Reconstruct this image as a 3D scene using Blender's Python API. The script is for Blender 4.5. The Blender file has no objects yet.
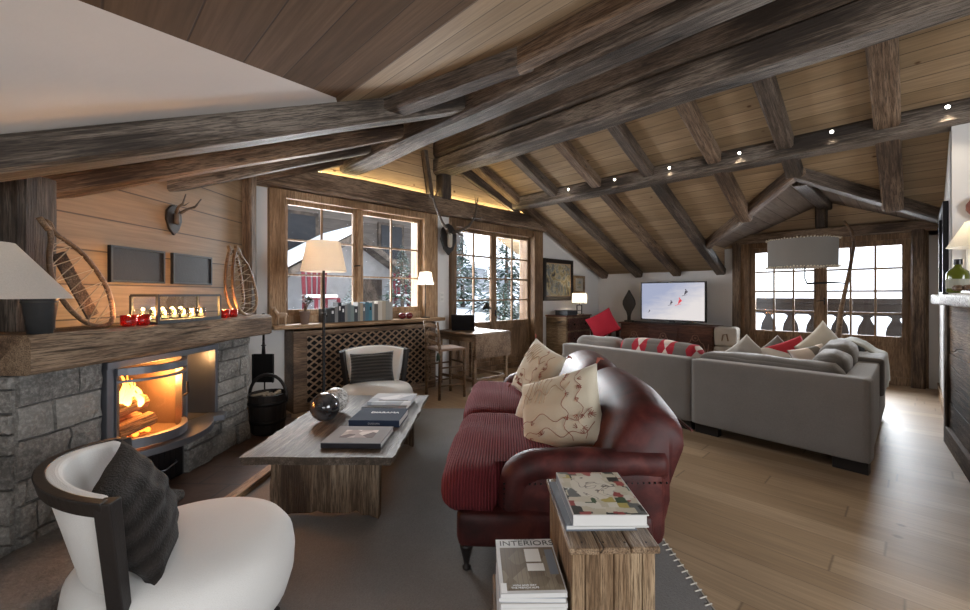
import bpy, bmesh, math, random
from mathutils import Vector, Matrix, noise as mnoise
random.seed(7)
S = bpy.context.scene
C = S.collection
PI = math.pi
R = math.radians

# ------------------------------------------------------------------ camera, world, light, exposure
CAMA = R(45.7)
FW = (-math.sin(CAMA), math.cos(CAMA)); RT = (math.cos(CAMA), math.sin(CAMA))
H = 1.4
cd = bpy.data.cameras.new('camera'); cam = bpy.data.objects.new('camera', cd); C.objects.link(cam)
cam.location = (0, 0, H); cam.rotation_euler = (PI/2, 0, CAMA)
cd.sensor_width = 36; cd.lens = 420/970*36; cd.shift_y = -11/970; cd.clip_start = .05; cd.clip_end = 400
S.camera = cam
S.view_settings.view_transform = 'Standard'; S.view_settings.look = 'None'
S.view_settings.exposure = 1.12; S.view_settings.gamma = 1; S.view_settings.use_curve_mapping = False
W = bpy.data.worlds.new('world'); S.world = W; W.use_nodes = True
wn = W.node_tree; bgn = wn.nodes['Background']
tcw = wn.nodes.new('ShaderNodeTexCoord'); sxyz = wn.nodes.new('ShaderNodeSeparateXYZ'); rmp = wn.nodes.new('ShaderNodeValToRGB')
wn.links.new(tcw.outputs['Generated'], sxyz.inputs[0]); wn.links.new(sxyz.outputs['Z'], rmp.inputs[0])
rmp.color_ramp.elements[0].color = (.86, .92, 1, 1); rmp.color_ramp.elements[1].color = (.72, .84, 1, 1)
wn.links.new(rmp.outputs[0], bgn.inputs['Color'])
bgn.inputs['Strength'].default_value = 1.6

def light(name, typ, loc, energy, color=(1,1,1), size=.1, size_y=None, target=None, spot=None):
    l = bpy.data.lights.new(name, typ); l.energy = energy; l.color = color
    o = bpy.data.objects.new(name, l); C.objects.link(o); o.location = loc
    if typ == 'AREA':
        l.size = size
        if size_y: l.shape = 'RECTANGLE'; l.size_y = size_y
    elif typ in ('POINT', 'SPOT'): l.shadow_soft_size = size
    if spot: l.spot_size = spot; l.spot_blend = .8
    if target is not None:
        d = Vector(target) - Vector(loc); o.rotation_euler = d.to_track_quat('-Z', 'Y').to_euler()
    return o
# daylight through the dormer doors, the gable doors and window; the unseen east and south fills are added
light('dormer_daylight', 'AREA', (-1.1, 10.9, 2.3), 320, (.9, .95, 1), 2.6, 2.0, (-1.3, 5.0, .6))
light('gable_door_daylight', 'AREA', (-7.2, 6.4, 2.3), 290, (.93, .97, 1), 1.8, 1.8, (-3.5, 4.6, .3))
light('gable_window_daylight', 'AREA', (-7.0, 3.0, 2.6), 120, (.93, .97, 1), 1.8, 1.5, (-3.4, 2.0, .4))
light('east_fill', 'AREA', (4.4, 1.6, 1.9), 100, (.96, .98, 1), 2.6, 2.0, (-3, 2.6, 1.3))  # unseen area lamp added to brighten the room from the east
light('south_fill', 'AREA', (.6, -1.5, 1.25), 22, (.96, .98, 1), 2.6, 1.0, (-2.5, 3.5, 1.6))  # added fill from behind the viewer; the south wall has no window

light('snow_bounce', 'AREA', (-7.0, 3.0, .9), 95, (.95, .97, 1), 1.8, .9, (-2.5, 3.3, 3.0))  # added area lamp standing in for light reflected up off the snow
# ------------------------------------------------------------------ frames of reference
def w2(r, f, z=0.0):                     # metres to the right of / in front of the viewer's spot
    return Vector((f*FW[0]+r*RT[0], f*FW[1]+r*RT[1], z))
FA = R(43.1)                             # the fireplace and the leather sofa are turned this way
def fp(u, v, z=0.0):
    return Vector((u*math.cos(FA)-v*math.sin(FA), u*math.sin(FA)+v*math.cos(FA), z))
K = .41
def roof_front(y): return 3.20 + K*(y-2.45)
def roof_back(y): return 2.83 + K*(6.8-y)
def roof(y): return min(roof_front(y), roof_back(y))

# ------------------------------------------------------------------ mesh helpers
def tagk(o, label=None, cat=None, group=None, kind=None):
    if label: o['label'] = label
    if cat: o['category'] = cat
    if group: o['group'] = group
    if kind: o['kind'] = kind
    return o
def thing(name, label, cat, loc=(0,0,0), rz=0, group=None):
    o = bpy.data.objects.new(name, None); C.objects.link(o); o.empty_display_size = .1
    o.location = loc; o.rotation_euler = (0, 0, rz)
    return tagk(o, label, cat, group)
def obj(name, bm, mat, parent=None, loc=None, rot=None, smooth=False, bevel=0, sub=0, seg=2):
    me = bpy.data.meshes.new(name); bmesh.ops.recalc_face_normals(bm, faces=bm.faces)
    bm.to_mesh(me); bm.free()
    mats = mat if isinstance(mat, (list, tuple)) else [mat]
    for m in mats: me.materials.append(m)
    if smooth:
        for p in me.polygons: p.use_smooth = True
    o = bpy.data.objects.new(name, me); C.objects.link(o)
    if parent: o.parent = parent
    if loc is not None: o.location = loc
    if rot is not None: o.rotation_euler = rot
    if bevel:
        b = o.modifiers.new('bevel', 'BEVEL'); b.width = bevel; b.segments = seg; b.limit_method = 'ANGLE'; b.angle_limit = R(40)
    if sub:
        s = o.modifiers.new('sub', 'SUBSURF'); s.levels = sub; s.render_levels = sub
    return o
def copy_tree(o, parent=None):
    c = o.copy(); C.objects.link(c)
    if parent: c.parent = parent
    for ch in list(o.children): copy_tree(ch, c)
    return c
def struct(name, bm, mat, **k):
    o = obj(name, bm, mat, **k); o['kind'] = 'structure'; return o
def NB(): return bmesh.new()
def bx(bm, x0, x1, y0, y1, z0, z1, M=None, mi=0):
    vs = [bm.verts.new((x, y, z)) for z in (z0, z1) for y in (y0, y1) for x in (x0, x1)]
    for f in ((0,2,3,1),(4,5,7,6),(0,1,5,4),(2,6,7,3),(0,4,6,2),(1,3,7,5)):
        q = bm.faces.new([vs[i] for i in f]); q.material_index = mi
    if M is not None:
        for v in vs: v.co = M @ v.co
    return vs
def prism(bm, poly, h0, h1, axis='z', mi=0):
    """poly in the plane, extruded along axis"""
    def P(a, b, h):
        return (a, b, h) if axis == 'z' else ((h, a, b) if axis == 'x' else (a, h, b))
    lo = [bm.verts.new(P(a, b, h0)) for a, b in poly]; hi = [bm.verts.new(P(a, b, h1)) for a, b in poly]
    n = len(poly)
    fs = [bm.faces.new(lo[::-1]), bm.faces.new(hi)]
    for i in range(n): fs.append(bm.faces.new((lo[i], lo[(i+1) % n], hi[(i+1) % n], hi[i])))
    for f in fs: f.material_index = mi
    return lo + hi
def frame_of(d):
    d = d.normalized(); up = Vector((0,0,1)) if abs(d.z) < .95 else Vector((1,0,0))
    a = d.cross(up).normalized(); b = a.cross(d).normalized(); return a, b
def tube(bm, pts, rad, n=8, cap=True, closed=False, flat=1.0):
    pts = [Vector(p) for p in pts]; m = len(pts)
    rs = rad if isinstance(rad, (list, tuple)) else [rad]*m
    rings = []; a = None
    for i, p in enumerate(pts):
        if closed: d = pts[(i+1) % m]-pts[i-1]
        else: d = pts[min(i+1, m-1)]-pts[max(i-1, 0)]
        d.normalize()
        if a is None: a, b = frame_of(d)
        else:
            a = (a - d*a.dot(d)).normalized(); b = a.cross(d).normalized()
        rings.append([bm.verts.new(p + a*math.cos(2*PI*k/n)*rs[i] + b*math.sin(2*PI*k/n)*rs[i]*flat) for k in range(n)])
    for i in range(m if closed else m-1):
        A, B = rings[i], rings[(i+1) % m]
        for k in range(n):
            bm.faces.new((A[k], A[(k+1) % n], B[(k+1) % n], B[k]))
    if cap and not closed:
        bm.faces.new(rings[0][::-1]); bm.faces.new(rings[-1])
def lathe(bm, prof, n=24, cx=0, cy=0, cz=0, cap=True):
    rings = []
    for r, z in prof:
        rings.append([bm.verts.new((cx+r*math.cos(2*PI*k/n), cy+r*math.sin(2*PI*k/n), cz+z)) for k in range(n)])
    for A, B in zip(rings, rings[1:]):
        for k in range(n): bm.faces.new((A[k], A[(k+1) % n], B[(k+1) % n], B[k]))
    if cap:
        if prof[0][0] > 1e-4: bm.faces.new(rings[0][::-1])
        if prof[-1][0] > 1e-4: bm.faces.new(rings[-1])
def ball(bm, c, r, n=16, sz=1.0):
    prof = [(max(1e-4, r*math.sin(PI*i/n)), -r*sz*math.cos(PI*i/n)) for i in range(n+1)]
    lathe(bm, prof, n*2, c[0], c[1], c[2], cap=False)
def rbox(bm, x0, x1, y0, y1, z0, z1, r, n=6, puff=0.0, M=None, fn=None):
    """rounded, optionally puffed box"""
    c = Vector(((x0+x1)/2, (y0+y1)/2, (z0+z1)/2)); h = Vector(((x1-x0)/2, (y1-y0)/2, (z1-z0)/2))
    r = min(r, h.x*.999, h.y*.999, h.z*.999)
    verts = {}
    def V(p):
        k = (round(p.x, 5), round(p.y, 5), round(p.z, 5))
        if k in verts: return verts[k]
        inner = Vector([max(-(h[i]-r), min(h[i]-r, p[i]*h[i])) for i in range(3)])
        q = Vector([p[i]*h[i] for i in range(3)])
        d = q-inner
        if d.length > 1e-9: q = inner + d.normalized()*r
        if puff:
            for i in range(3):
                j, l = (i+1) % 3, (i+2) % 3
                if abs(p[i]) > .999: q[i] += math.copysign(puff*(1-p[j]**2)*(1-p[l]**2), p[i])
        w = c+q
        if fn: w = fn(w)
        if M is not None: w = M @ w
        verts[k] = bm.verts.new(w); return verts[k]
    def T(t): return math.copysign(abs(math.sin(t*PI/2))**1.0, t)
    g = [T(-1+2*i/n) for i in range(n+1)]
    for ax in range(3):
        for s in (-1, 1):
            for i in range(n):
                for j in range(n):
                    ps = []
                    for a, b in ((g[i], g[j]), (g[i+1], g[j]), (g[i+1], g[j+1]), (g[i], g[j+1])):
                        p = Vector((0,0,0)); p[ax] = s; p[(ax+1) % 3] = a; p[(ax+2) % 3] = b; ps.append(V(p))
                    try: bm.faces.new(ps)
                    except ValueError: pass
def pillow(bm, w, h, t, n=16, pinch=.06, ruffle=0, seed=0):
    rows = {}
    for s in (1, -1):
        for i in range(n+1):
            for j in range(n+1):
                u = -1+2*i/n; v = -1+2*j/n
                edge = i in (0, n) or j in (0, n)
                if edge and s == -1: rows[(s,i,j)] = rows[(1,i,j)]; continue
                e = max(0, (1-abs(u)**2.4)*(1-abs(v)**2.4))**.55
                px = u*w/2*(1-pinch*(1-u*u)*0 - pinch*(1-abs(v)**2)*abs(u)**6)
                py = v*h/2*(1-pinch*(1-abs(u)**2)*abs(v)**6)
                z = s*t/2*e + .012*mnoise.noise(Vector((u*2.3+seed, v*2.3, s*3+seed)))*e*(t/.12)
                if ruffle: z += ruffle*math.sin(v*14+u*2)*e
                rows[(s,i,j)] = bm.verts.new((px, py, z))
    for s in (1, -1):
        for i in range(n):
            for j in range(n):
                q = [rows[(s,i,j)], rows[(s,i+1,j)], rows[(s,i+1,j+1)], rows[(s,i,j+1)]]
                try: bm.faces.new(q if s == 1 else q[::-1])
                except ValueError: pass
def hewn(name, p0, p1, w, h, mat, parent=None, jit=.012, up=None, kind=None, seg=None, ch=.14, seed=None, taper=None):
    """rough-sawn timber from p0 to p1 (centre line), grain along local x"""
    p0 = Vector(p0); p1 = Vector(p1); d = p1-p0; L = d.length; d.normalize()
    upv = Vector(up) if up else Vector((0,0,1))
    if abs(d.dot(upv)) > .99: upv = Vector((1,0,0))
    y = upv.cross(d).normalized(); z = d.cross(y).normalized()
    bm = NB(); n = seg or max(2, int(L/.22)); c = ch*min(w, h)
    sd = (hash((round(p0.x, 2), round(p0.y, 2), round(L, 2))) % 97) if seed is None else seed
    prof = [(-w/2+c,-h/2),(w/2-c,-h/2),(w/2,-h/2+c),(w/2,h/2-c),(w/2-c,h/2),(-w/2+c,h/2),(-w/2,h/2-c),(-w/2,-h/2+c)]
    rings = []
    for i in range(n+1):
        x = L*i/n; ring = []; tp = 1 if not taper else 1+(taper-1)*i/n
        for k, (a, b) in enumerate(prof):
            q = Vector((x*.9+sd, (k//2)*2.1, 0))
            ring.append(bm.verts.new((x, a*tp+jit*mnoise.noise(q), b*tp+jit*mnoise.noise(q+Vector((0,0,5))))))
        rings.append(ring)
    for A, B in zip(rings, rings[1:]):
        for k in range(8): bm.faces.new((A[k], A[(k+1) % 8], B[(k+1) % 8], B[k]))
    bm.faces.new(rings[0][::-1]); bm.faces.new(rings[-1])
    o = obj(name, bm, mat, parent)
    m = Matrix((d, y, z)).transposed().to_4x4(); m.translation = p0
    o.matrix_local = m if parent else m
    if not parent: o.matrix_world = m
    if kind: o['kind'] = kind
    return o
def text(name, body, size, mat, parent, loc, rot, depth=.001, align='CENTER'):
    cu = bpy.data.curves.new(name, 'FONT'); cu.body = body; cu.size = size; cu.extrude = depth; cu.align_x = align; cu.align_y = 'CENTER'
    t = bpy.data.objects.new(name+'_tmp', cu); C.objects.link(t)
    dg = bpy.context.evaluated_depsgraph_get(); me = bpy.data.meshes.new_from_object(t.evaluated_get(dg))
    bpy.data.objects.remove(t); me.materials.clear(); me.materials.append(mat)
    o = bpy.data.objects.new(name, me); C.objects.link(o); o.parent = parent; o.location = loc; o.rotation_euler = rot
    return o

# ------------------------------------------------------------------ materials
class NT:
    def __init__(s, name):
        s.m = bpy.data.materials.new(name); s.m.use_nodes = True; s.t = s.m.node_tree; s.t.nodes.clear()
        s.out = s.t.nodes.new('ShaderNodeOutputMaterial')
        s.b = s.t.nodes.new('ShaderNodeBsdfPrincipled'); s.l(s.b.outputs[0], s.out.inputs[0])
    def l(s, a, b): s.t.links.new(a, b)
    def n(s, typ, **k):
        x = s.t.nodes.new('ShaderNode'+typ)
        for a, b in k.items(): setattr(x, a, b)
        return x
    def inp(s, sock, v):
        if hasattr(v, 'is_output') or isinstance(v, bpy.types.NodeSocket): s.l(v, sock)
        else: sock.default_value = v
    def coord(s, kind='Object', scale=(1,1,1), rot=(0,0,0), loc=(0,0,0)):
        if kind == 'World': c = s.n('NewGeometry').outputs['Position']
        else: c = s.n('TexCoord').outputs[kind]
        m = s.n('Mapping'); s.l(c, m.inputs[0]); m.inputs['Scale'].default_value = scale
        m.inputs['Rotation'].default_value = rot; m.inputs['Location'].default_value = loc
        return m.outputs[0]
    def noise(s, v, scale, detail=4, rough=.55, dist=0):
        x = s.n('TexNoise'); s.l(v, x.inputs['Vector']); x.inputs['Scale'].default_value = scale
        x.inputs['Detail'].default_value = detail; x.inputs['Roughness'].default_value = rough; x.inputs['Distortion'].default_value = dist
        return x.outputs['Fac']
    def vor(s, v, scale, feature='F1', out='Distance'):
        x = s.n('TexVoronoi', feature=feature); s.l(v, x.inputs['Vector']); x.inputs['Scale'].default_value = scale
        return x.outputs[out]
    def math(s, op, a, b=0.0, c=0.0):
        x = s.n('Math', operation=op); s.inp(x.inputs[0], a); s.inp(x.inputs[1], b); s.inp(x.inputs[2], c); return x.outputs[0]
    def ramp(s, f, stops):
        x = s.n('ValToRGB'); s.inp(x.inputs[0], f); e = x.color_ramp.elements
        while len(e) < len(stops): e.new(.5)
        for i, (p, c) in enumerate(stops):
            e[i].position = p; e[i].color = (c[0], c[1], c[2], 1) if not isinstance(c, (int, float)) else (c, c, c, 1)
        return x.outputs[0]
    def mix(s, f, a, b, mode='MIX'):
        x = s.n('Mix', data_type='RGBA', blend_type=mode); s.inp(x.inputs['Factor'], f)
        for nm, v in (('A', a), ('B', b)):
            sk = [i for i in x.inputs if i.name == nm and i.type == 'RGBA'][0]
            if isinstance(v, (tuple, list)): v = (v[0], v[1], v[2], 1)
            s.inp(sk, v)
        return [o for o in x.outputs if o.type == 'RGBA'][0]
    def sep(s, v):
        x = s.n('SeparateXYZ'); s.l(v, x.inputs[0]); return x.outputs
    def comb(s, x, y, z):
        c = s.n('CombineXYZ'); s.inp(c.inputs[0], x); s.inp(c.inputs[1], y); s.inp(c.inputs[2], z); return c.outputs[0]
    def white(s, v, dim='1D'):
        x = s.n('TexWhiteNoise', noise_dimensions=dim); s.inp(x.inputs['W' if dim == '1D' else 'Vector'], v); return x.outputs['Value']
    def bump(s, h, st=.3, dist=.01):
        x = s.n('Bump'); s.l(h, x.inputs['Height']); x.inputs['Strength'].default_value = st; x.inputs['Distance'].default_value = dist
        s.l(x.outputs[0], s.b.inputs['Normal'])
    def set(s, col=None, rough=None, metal=None, spec=None, sheen=None, coat=None, **k):
        I = s.b.inputs
        if col is not None: s.inp(I['Base Color'], (col[0], col[1], col[2], 1) if isinstance(col, (tuple, list)) else col)
        if rough is not None: s.inp(I['Roughness'], rough)
        if metal is not None: I['Metallic'].default_value = metal
        if spec is not None: I['Specular IOR Level'].default_value = spec
        if sheen is not None: I['Sheen Weight'].default_value = sheen
        if coat is not None: I['Coat Weight'].default_value = coat
        return s
def plain(name, col, rough=.5, metal=0, bump=0, bscale=60, var=.0, spec=.35, coat=None):
    n = NT(name)
    c = n.coord()
    if var:
        f = n.noise(c, 6, 5); n.set(n.mix(f, tuple(x*(1-var) for x in col), tuple(min(1, x*(1+var)) for x in col)))
    else: n.set(col)
    n.set(None, rough, metal, spec, coat=coat)
    if bump: n.bump(n.noise(c, bscale, 4), bump, .004)
    return n.m
def timber(name, dark, mid, light_, rough=.7, fine=1.0, bump=.5, crack=True, axis='x', coordk='Object', coat=None):
    """weathered wood with grain along the object's own x (or chosen) axis"""
    n = NT(name)
    def ax3(l, c): return {'x': (l, c, c), 'y': (c, l, c), 'z': (c, c, l)}[axis]
    v = n.coord(coordk, tuple(a*fine for a in ax3(1.2, 24)))
    v2 = n.coord(coordk, tuple(a*fine for a in ax3(.22, 4.5)), loc=(3.1, 1.7, .6))
    g = n.noise(v, 1.6, 8, .68, .2); big = n.noise(n.coord(coordk, ax3(.7, 2.2)), 1.5, 3, .5)
    f = n.math('MULTIPLY_ADD', big, .6, n.math('MULTIPLY', g, .5))
    col = n.ramp(f, [(.46, dark), (.55, mid), (.64, light_)])
    fine_g = n.noise(v, 7, 3, .7)
    col = n.mix(n.ramp(fine_g, [(.4, .75), (.55, 0.0)]), col, tuple(x*.6 for x in dark))
    h = n.math('ADD', g, n.math('MULTIPLY', fine_g, .7))
    if crack:
        ck = n.ramp(n.math('ABSOLUTE', n.math('SUBTRACT', n.noise(v2, .8, 2, .5, .1), .5)), [(.002, 1.0), (.008, 0.0)])
        ck = n.math('MULTIPLY', ck, n.ramp(n.noise(n.coord(coordk, (1,1,1), loc=(5,2,1)), 1.1, 2), [(.48, 0.0), (.56, 1.0)]))
        col = n.mix(n.math('MULTIPLY', ck, .85), col, (.012, .009, .007)); h = n.math('SUBTRACT', h, n.math('MULTIPLY', ck, 1.4))
    kd = n.vor(n.coord(coordk, ax3(1.1, 3)), 1.7)
    kn = n.ramp(kd, [(.05, .7), (.1, 0.0)]); col = n.mix(kn, col, tuple(x*.5 for x in dark))
    n.set(col, rough, coat=coat, spec=.3); n.bump(h, bump, .014)
    return n.m
def planks(name, along, across, width, cols, seam=(.05,.035,.025), seamw=.03, length=None, rough=.6, bump=.3, knots=True, coat=None, rot=0, grain=.45, seamamt=.9, spec=.4):
    """boards laid in world space: colour varies per board, dark seams, grain along the board"""
    n = NT(name); p = n.coord('World', rot=(0, 0, rot)); s = n.sep(p)
    def ax(a):
        if a == 'd': return n.math('MULTIPLY', n.math('ADD', s[0], n.math('MULTIPLY', s[1], -1)), .7071)
        return s['xyz'.index(a)]
    A = n.math('ADD', ax(across), 50); L = ax(along)
    q = n.math('DIVIDE', A, width); cell = n.math('FLOOR', q); fr = n.math('FRACT', q)
    r1 = n.white(cell)
    e = n.math('MINIMUM', fr, n.math('SUBTRACT', 1.0, fr))
    sm = n.ramp(e, [(seamw*.4, 1.0), (seamw, 0.0)])
    cid = cell
    if length:
        ql = n.math('DIVIDE', n.math('ADD', n.math('ADD', L, 60), n.math('MULTIPLY', r1, length)), length)
        cid = n.math('MULTIPLY_ADD', n.math('FLOOR', ql), 7.31, cell)
        fl = n.math('FRACT', ql); el = n.math('MINIMUM', fl, n.math('SUBTRACT', 1.0, fl))
        sm = n.math('MAXIMUM', sm, n.ramp(el, [(.0008, 1.0), (.0016, 0.0)]))
    rv = n.white(cid)
    v = n.comb(n.math('MULTIPLY_ADD', rv, 37, L), n.math('MULTIPLY', A, 9), n.math('MULTIPLY', rv, 11))
    g = n.noise(v, 1.4, 6, .55, .35)
    base = n.ramp(rv, [(0, cols[0]), (.5, cols[1]), (1, cols[2])])
    col = n.mix(n.ramp(g, [(.34, grain), (.66, 0.0)]), base, tuple(x*.45 for x in cols[0]))
    fg = n.noise(n.comb(n.math('MULTIPLY', L, 2.5), n.math('MULTIPLY', A, 60), rv), 1.0, 3)
    col = n.mix(n.ramp(fg, [(.4, .3), (.6, 0.0)]), col, tuple(x*.5 for x in cols[0]))
    if knots:
        vk = n.comb(n.math('MULTIPLY_ADD', rv, 5, n.math('MULTIPLY', L, 1.3)), n.math('MULTIPLY', A, 2.6/max(.1, width)*.11), rv)
        kd = n.vor(vk, 1.9); kn = n.ramp(kd, [(.035, .9), (.05, .55), (.075, 0.0)])
        col = n.mix(kn, col, (cols[0][0]*.28, cols[0][1]*.2, cols[0][2]*.15))
    col = n.mix(n.math('MULTIPLY', sm, seamamt), col, seam)
    n.set(col, rough, coat=coat, spec=spec)
    n.bump(n.math('SUBTRACT', n.math('MULTIPLY', g, .25), sm), bump, .006)
    return n.m
def fabric(name, c1, c2, scale=260, rough=.95, bump=.35, rib=None, sheen=.25, blot=.5):
    n = NT(name); p = n.coord()
    f = n.noise(p, scale, 2, .6); big = n.noise(p, 5, 3)
    col = n.mix(n.math('MULTIPLY_ADD', big, blot, n.math('MULTIPLY', f, 1-blot)), c1, c2)
    h = f
    if rib:
        ax, fq, amt = rib
        x = n.math('SINE', n.math('MULTIPLY', n.sep(p)['xyz'.index(ax)], fq))
        k = n.math('MULTIPLY_ADD', x, .5, .5)
        col = n.mix(n.math('MULTIPLY', n.math('SUBTRACT', 1.0, k), amt), col, tuple(a*.35 for a in c1))
        h = n.math('MULTIPLY_ADD', k, 1.6, f)
    n.set(col, rough, sheen=sheen, spec=.2); n.bump(h, bump, .006)
    return n.m
def glass(name, tint=(1,1,1), refl=.08):
    n = NT(name); tr = n.n('BsdfTransparent'); tr.inputs[0].default_value = (*tint, 1)
    gl = n.n('BsdfGlossy'); gl.inputs['Roughness'].default_value = .02
    mx = n.n('MixShader'); lw = n.n('LayerWeight'); lw.inputs[0].default_value = .25
    n.l(n.math('MULTIPLY_ADD', lw.outputs['Fresnel'], .25, refl*.1), mx.inputs[0])
    n.l(tr.outputs[0], mx.inputs[1]); n.l(gl.outputs[0], mx.inputs[2]); n.l(mx.outputs[0], n.out.inputs[0])
    return n.m
def emit(name, col, st, mixcol=None):
    n = NT(name); n.set(col, .6); n.b.inputs['Emission Color'].default_value = (*col, 1); n.b.inputs['Emission Strength'].default_value = st
    return n.m
def shade_mat(name, col, st, weave=True):
    """lamp shade cloth: translucent, lit from inside by its own bulb"""
    n = NT(name); n.set(col, .9); p = n.coord()
    f = n.noise(p, 180, 2, .7)
    c = n.mix(f, tuple(x*.72 for x in col), col); n.set(c)
    tl = n.n('BsdfTranslucent'); n.l(c, tl.inputs[0]); mx = n.n('MixShader'); mx.inputs[0].default_value = st
    n.l(n.b.outputs[0], mx.inputs[1]); n.l(tl.outputs[0], mx.inputs[2]); n.l(mx.outputs[0], n.out.inputs[0])
    n.bump(f, .3, .003); return n.m

M = {}
M['beam'] = timber('beam_old_wood', (.034,.026,.021), (.092,.072,.056), (.235,.195,.16), .62, bump=.7)
M['beam_dark'] = timber('beam_dark_old_wood', (.03,.022,.017), (.08,.058,.043), (.16,.122,.094), .6, bump=.6)
M['beam_brown'] = timber('beam_brown_old_wood', (.05,.03,.019), (.15,.098,.062), (.27,.19,.13), .65, bump=.6)
M['ceil_narrow'] = planks('ceiling_boards', 'x', 'y', .155, [(.28,.2,.12), (.32,.23,.14), (.37,.27,.17)], spec=.15, rough=.62, grain=.32)
M['ceil_wide'] = planks('ceiling_wide_boards', 'x', 'y', .235, [(.12,.074,.042), (.14,.088,.052), (.16,.103,.063)], rough=.75, spec=.05, grain=.5, seamw=.02)
M['dormer_boards'] = planks('dormer_boards', 'y', 'x', .2, [(.15,.115,.09), (.19,.15,.12), (.23,.185,.15)], rough=.75, grain=.5, spec=.2)
M['panel'] = planks('panel_boards', 'd', 'z', .235, [(.25,.165,.095), (.29,.195,.115), (.33,.225,.135)], rough=.6, grain=.35)
M['gable_boards'] = planks('gable_boards', 'y', 'z', .17, [(.33,.22,.12), (.42,.29,.17), (.48,.35,.22)], rough=.65, grain=.35)
M['floor'] = planks('oak_floor', 'x', 'y', .185, [(.33,.225,.135), (.38,.265,.165), (.43,.31,.2)], seam=(.05,.03,.018), seamw=.012, length=2.3, rough=.42, bump=.1, grain=.3, seamamt=.6)
M['plaster'] = plain('white_plaster', (.68,.67,.66), .9, bump=.25, bscale=22, var=.04)
M['win_wood'] = timber('window_pine', (.2,.115,.055), (.34,.21,.115), (.46,.31,.185), .55, bump=.25, crack=False, axis='z', coordk='Object')
M['win_wood_h'] = timber('window_pine_rail', (.2,.115,.055), (.34,.21,.115), (.46,.31,.185), .55, bump=.25, crack=False, axis='y')
M['door_wood'] = timber('door_pine_brown', (.11,.062,.03), (.2,.12,.065), (.3,.19,.11), .5, bump=.25, crack=False, axis='z')
M['table_wood'] = timber('coffee_table_wood', (.09,.065,.045), (.2,.155,.115), (.36,.3,.235), .55, bump=.6)
M['table_leg_wood'] = timber('rough_plank_wood', (.06,.035,.02), (.17,.11,.068), (.29,.205,.135), .7, bump=.7)
M['side_wood'] = timber('side_table_wood', (.1,.055,.025), (.25,.155,.08), (.38,.26,.15), .55, bump=.4)
M['chair_wood'] = timber('ladder_chair_wood', (.09,.05,.025), (.19,.115,.065), (.3,.2,.12), .45, bump=.2, crack=False)
M['carved'] = timber('carved_walnut', (.05,.018,.012), (.13,.05,.033), (.22,.1,.065), .5, bump=.5)
M['chest_wood'] = timber('chest_wood', (.13,.08,.042), (.27,.185,.105), (.4,.29,.18), .6, bump=.4)
M['black_metal'] = plain('black_iron', (.016,.015,.015), .45, .6, var=.2)
M['steel'] = plain('stove_steel', (.13,.135,.15), .42, .75, var=.1)
M['glass'] = glass('window_glass')
M['stove_glass'] = glass('stove_glass', (.95,.85,.75), .2)
M['clear_glass'] = glass('clear_glass', (.93,.95,.95), .4)
M['leather'] = None
n = NT('oxblood_leather'); p = n.coord(); f = n.noise(p, 7, 5, .6, .4); cr = n.vor(p, 160, 'DISTANCE_TO_EDGE')
n.set(n.ramp(f, [(.3, (.02,.006,.006)), (.52, (.062,.013,.012)), (.75, (.13,.033,.026))]), n.ramp(f, [(.3,.46),(.7,.56)]), coat=.0, spec=.28)
n.bump(n.math('MULTIPLY_ADD', n.ramp(cr, [(0,0.0),(.08,1.0)]), .25, n.math('MULTIPLY', n.noise(p, 14, 4), 1.2)), .22, .006); M['leather'] = n.m
M['red_knit'] = fabric('red_knit', (.13,.017,.023), (.24,.045,.052), 110, bump=.8, rib=('x', 400, .6), sheen=0)
M['white_weave'] = fabric('white_weave', (.6,.585,.56), (.72,.71,.69), 340, bump=.35, blot=.3)
M['grey_weave'] = fabric('grey_weave', (.155,.143,.134), (.28,.262,.247), 150, bump=.3, blot=.35)
M['grey_velvet'] = fabric('grey_velvet', (.09,.081,.075), (.165,.152,.141), 90, bump=.4, sheen=.5)
M['rug'] = fabric('rug_charcoal', (.13,.127,.125), (.27,.263,.26), 140, bump=.8, sheen=.1, blot=.3)
M['rug_thread'] = plain('rug_whipping_thread', (.55,.52,.47), .8)
M['cream'] = fabric('cream_linen', (.5,.44,.33), (.66,.6,.48), 240, bump=.3, blot=.4)
M['red_thread'] = plain('red_embroidery', (.25,.07,.05), .8)
M['tan_thread'] = plain('tan_embroidery', (.42,.3,.2), .8)
M['dark_wood'] = plain('ebony_wood', (.016,.013,.012), .42, bump=.2, bscale=90, var=.2)
M['white'] = plain('white_cloth', (.74,.73,.7), .85, bump=.2)
M['red'] = plain('red_cloth', (.42,.015,.035), .85, bump=.2)
M['black'] = plain('black_plastic', (.005,.005,.006), .35)
M['paper'] = plain('paper', (.6,.595,.58), .7)
M['zinc'] = plain('aged_zinc', (.05,.053,.056), .5, .5, var=.45)
M['slate'] = plain('slate', (.012,.013,.017), .55, bump=.3, var=.3)
M['snow'] = plain('snow', (.85,.88,.92), .8, bump=.4, bscale=3)

# ------------------------------------------------------------------ the room: floor, walls, ceiling
XW = -5.36; YT = 9.07; XE = 4.6; YS = -1.9; XR = .24
b = NB(); bx(b, XW-.3, XE+.2, YS-.2, YT+.3, -.12, 0); struct('floor', b, M['floor'])

def wall_from(name, panels, mat):
    b = NB()
    for poly, ax, h0, h1 in panels: prism(b, poly, h0, h1, ax)
    return struct(name, b, mat)
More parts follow.
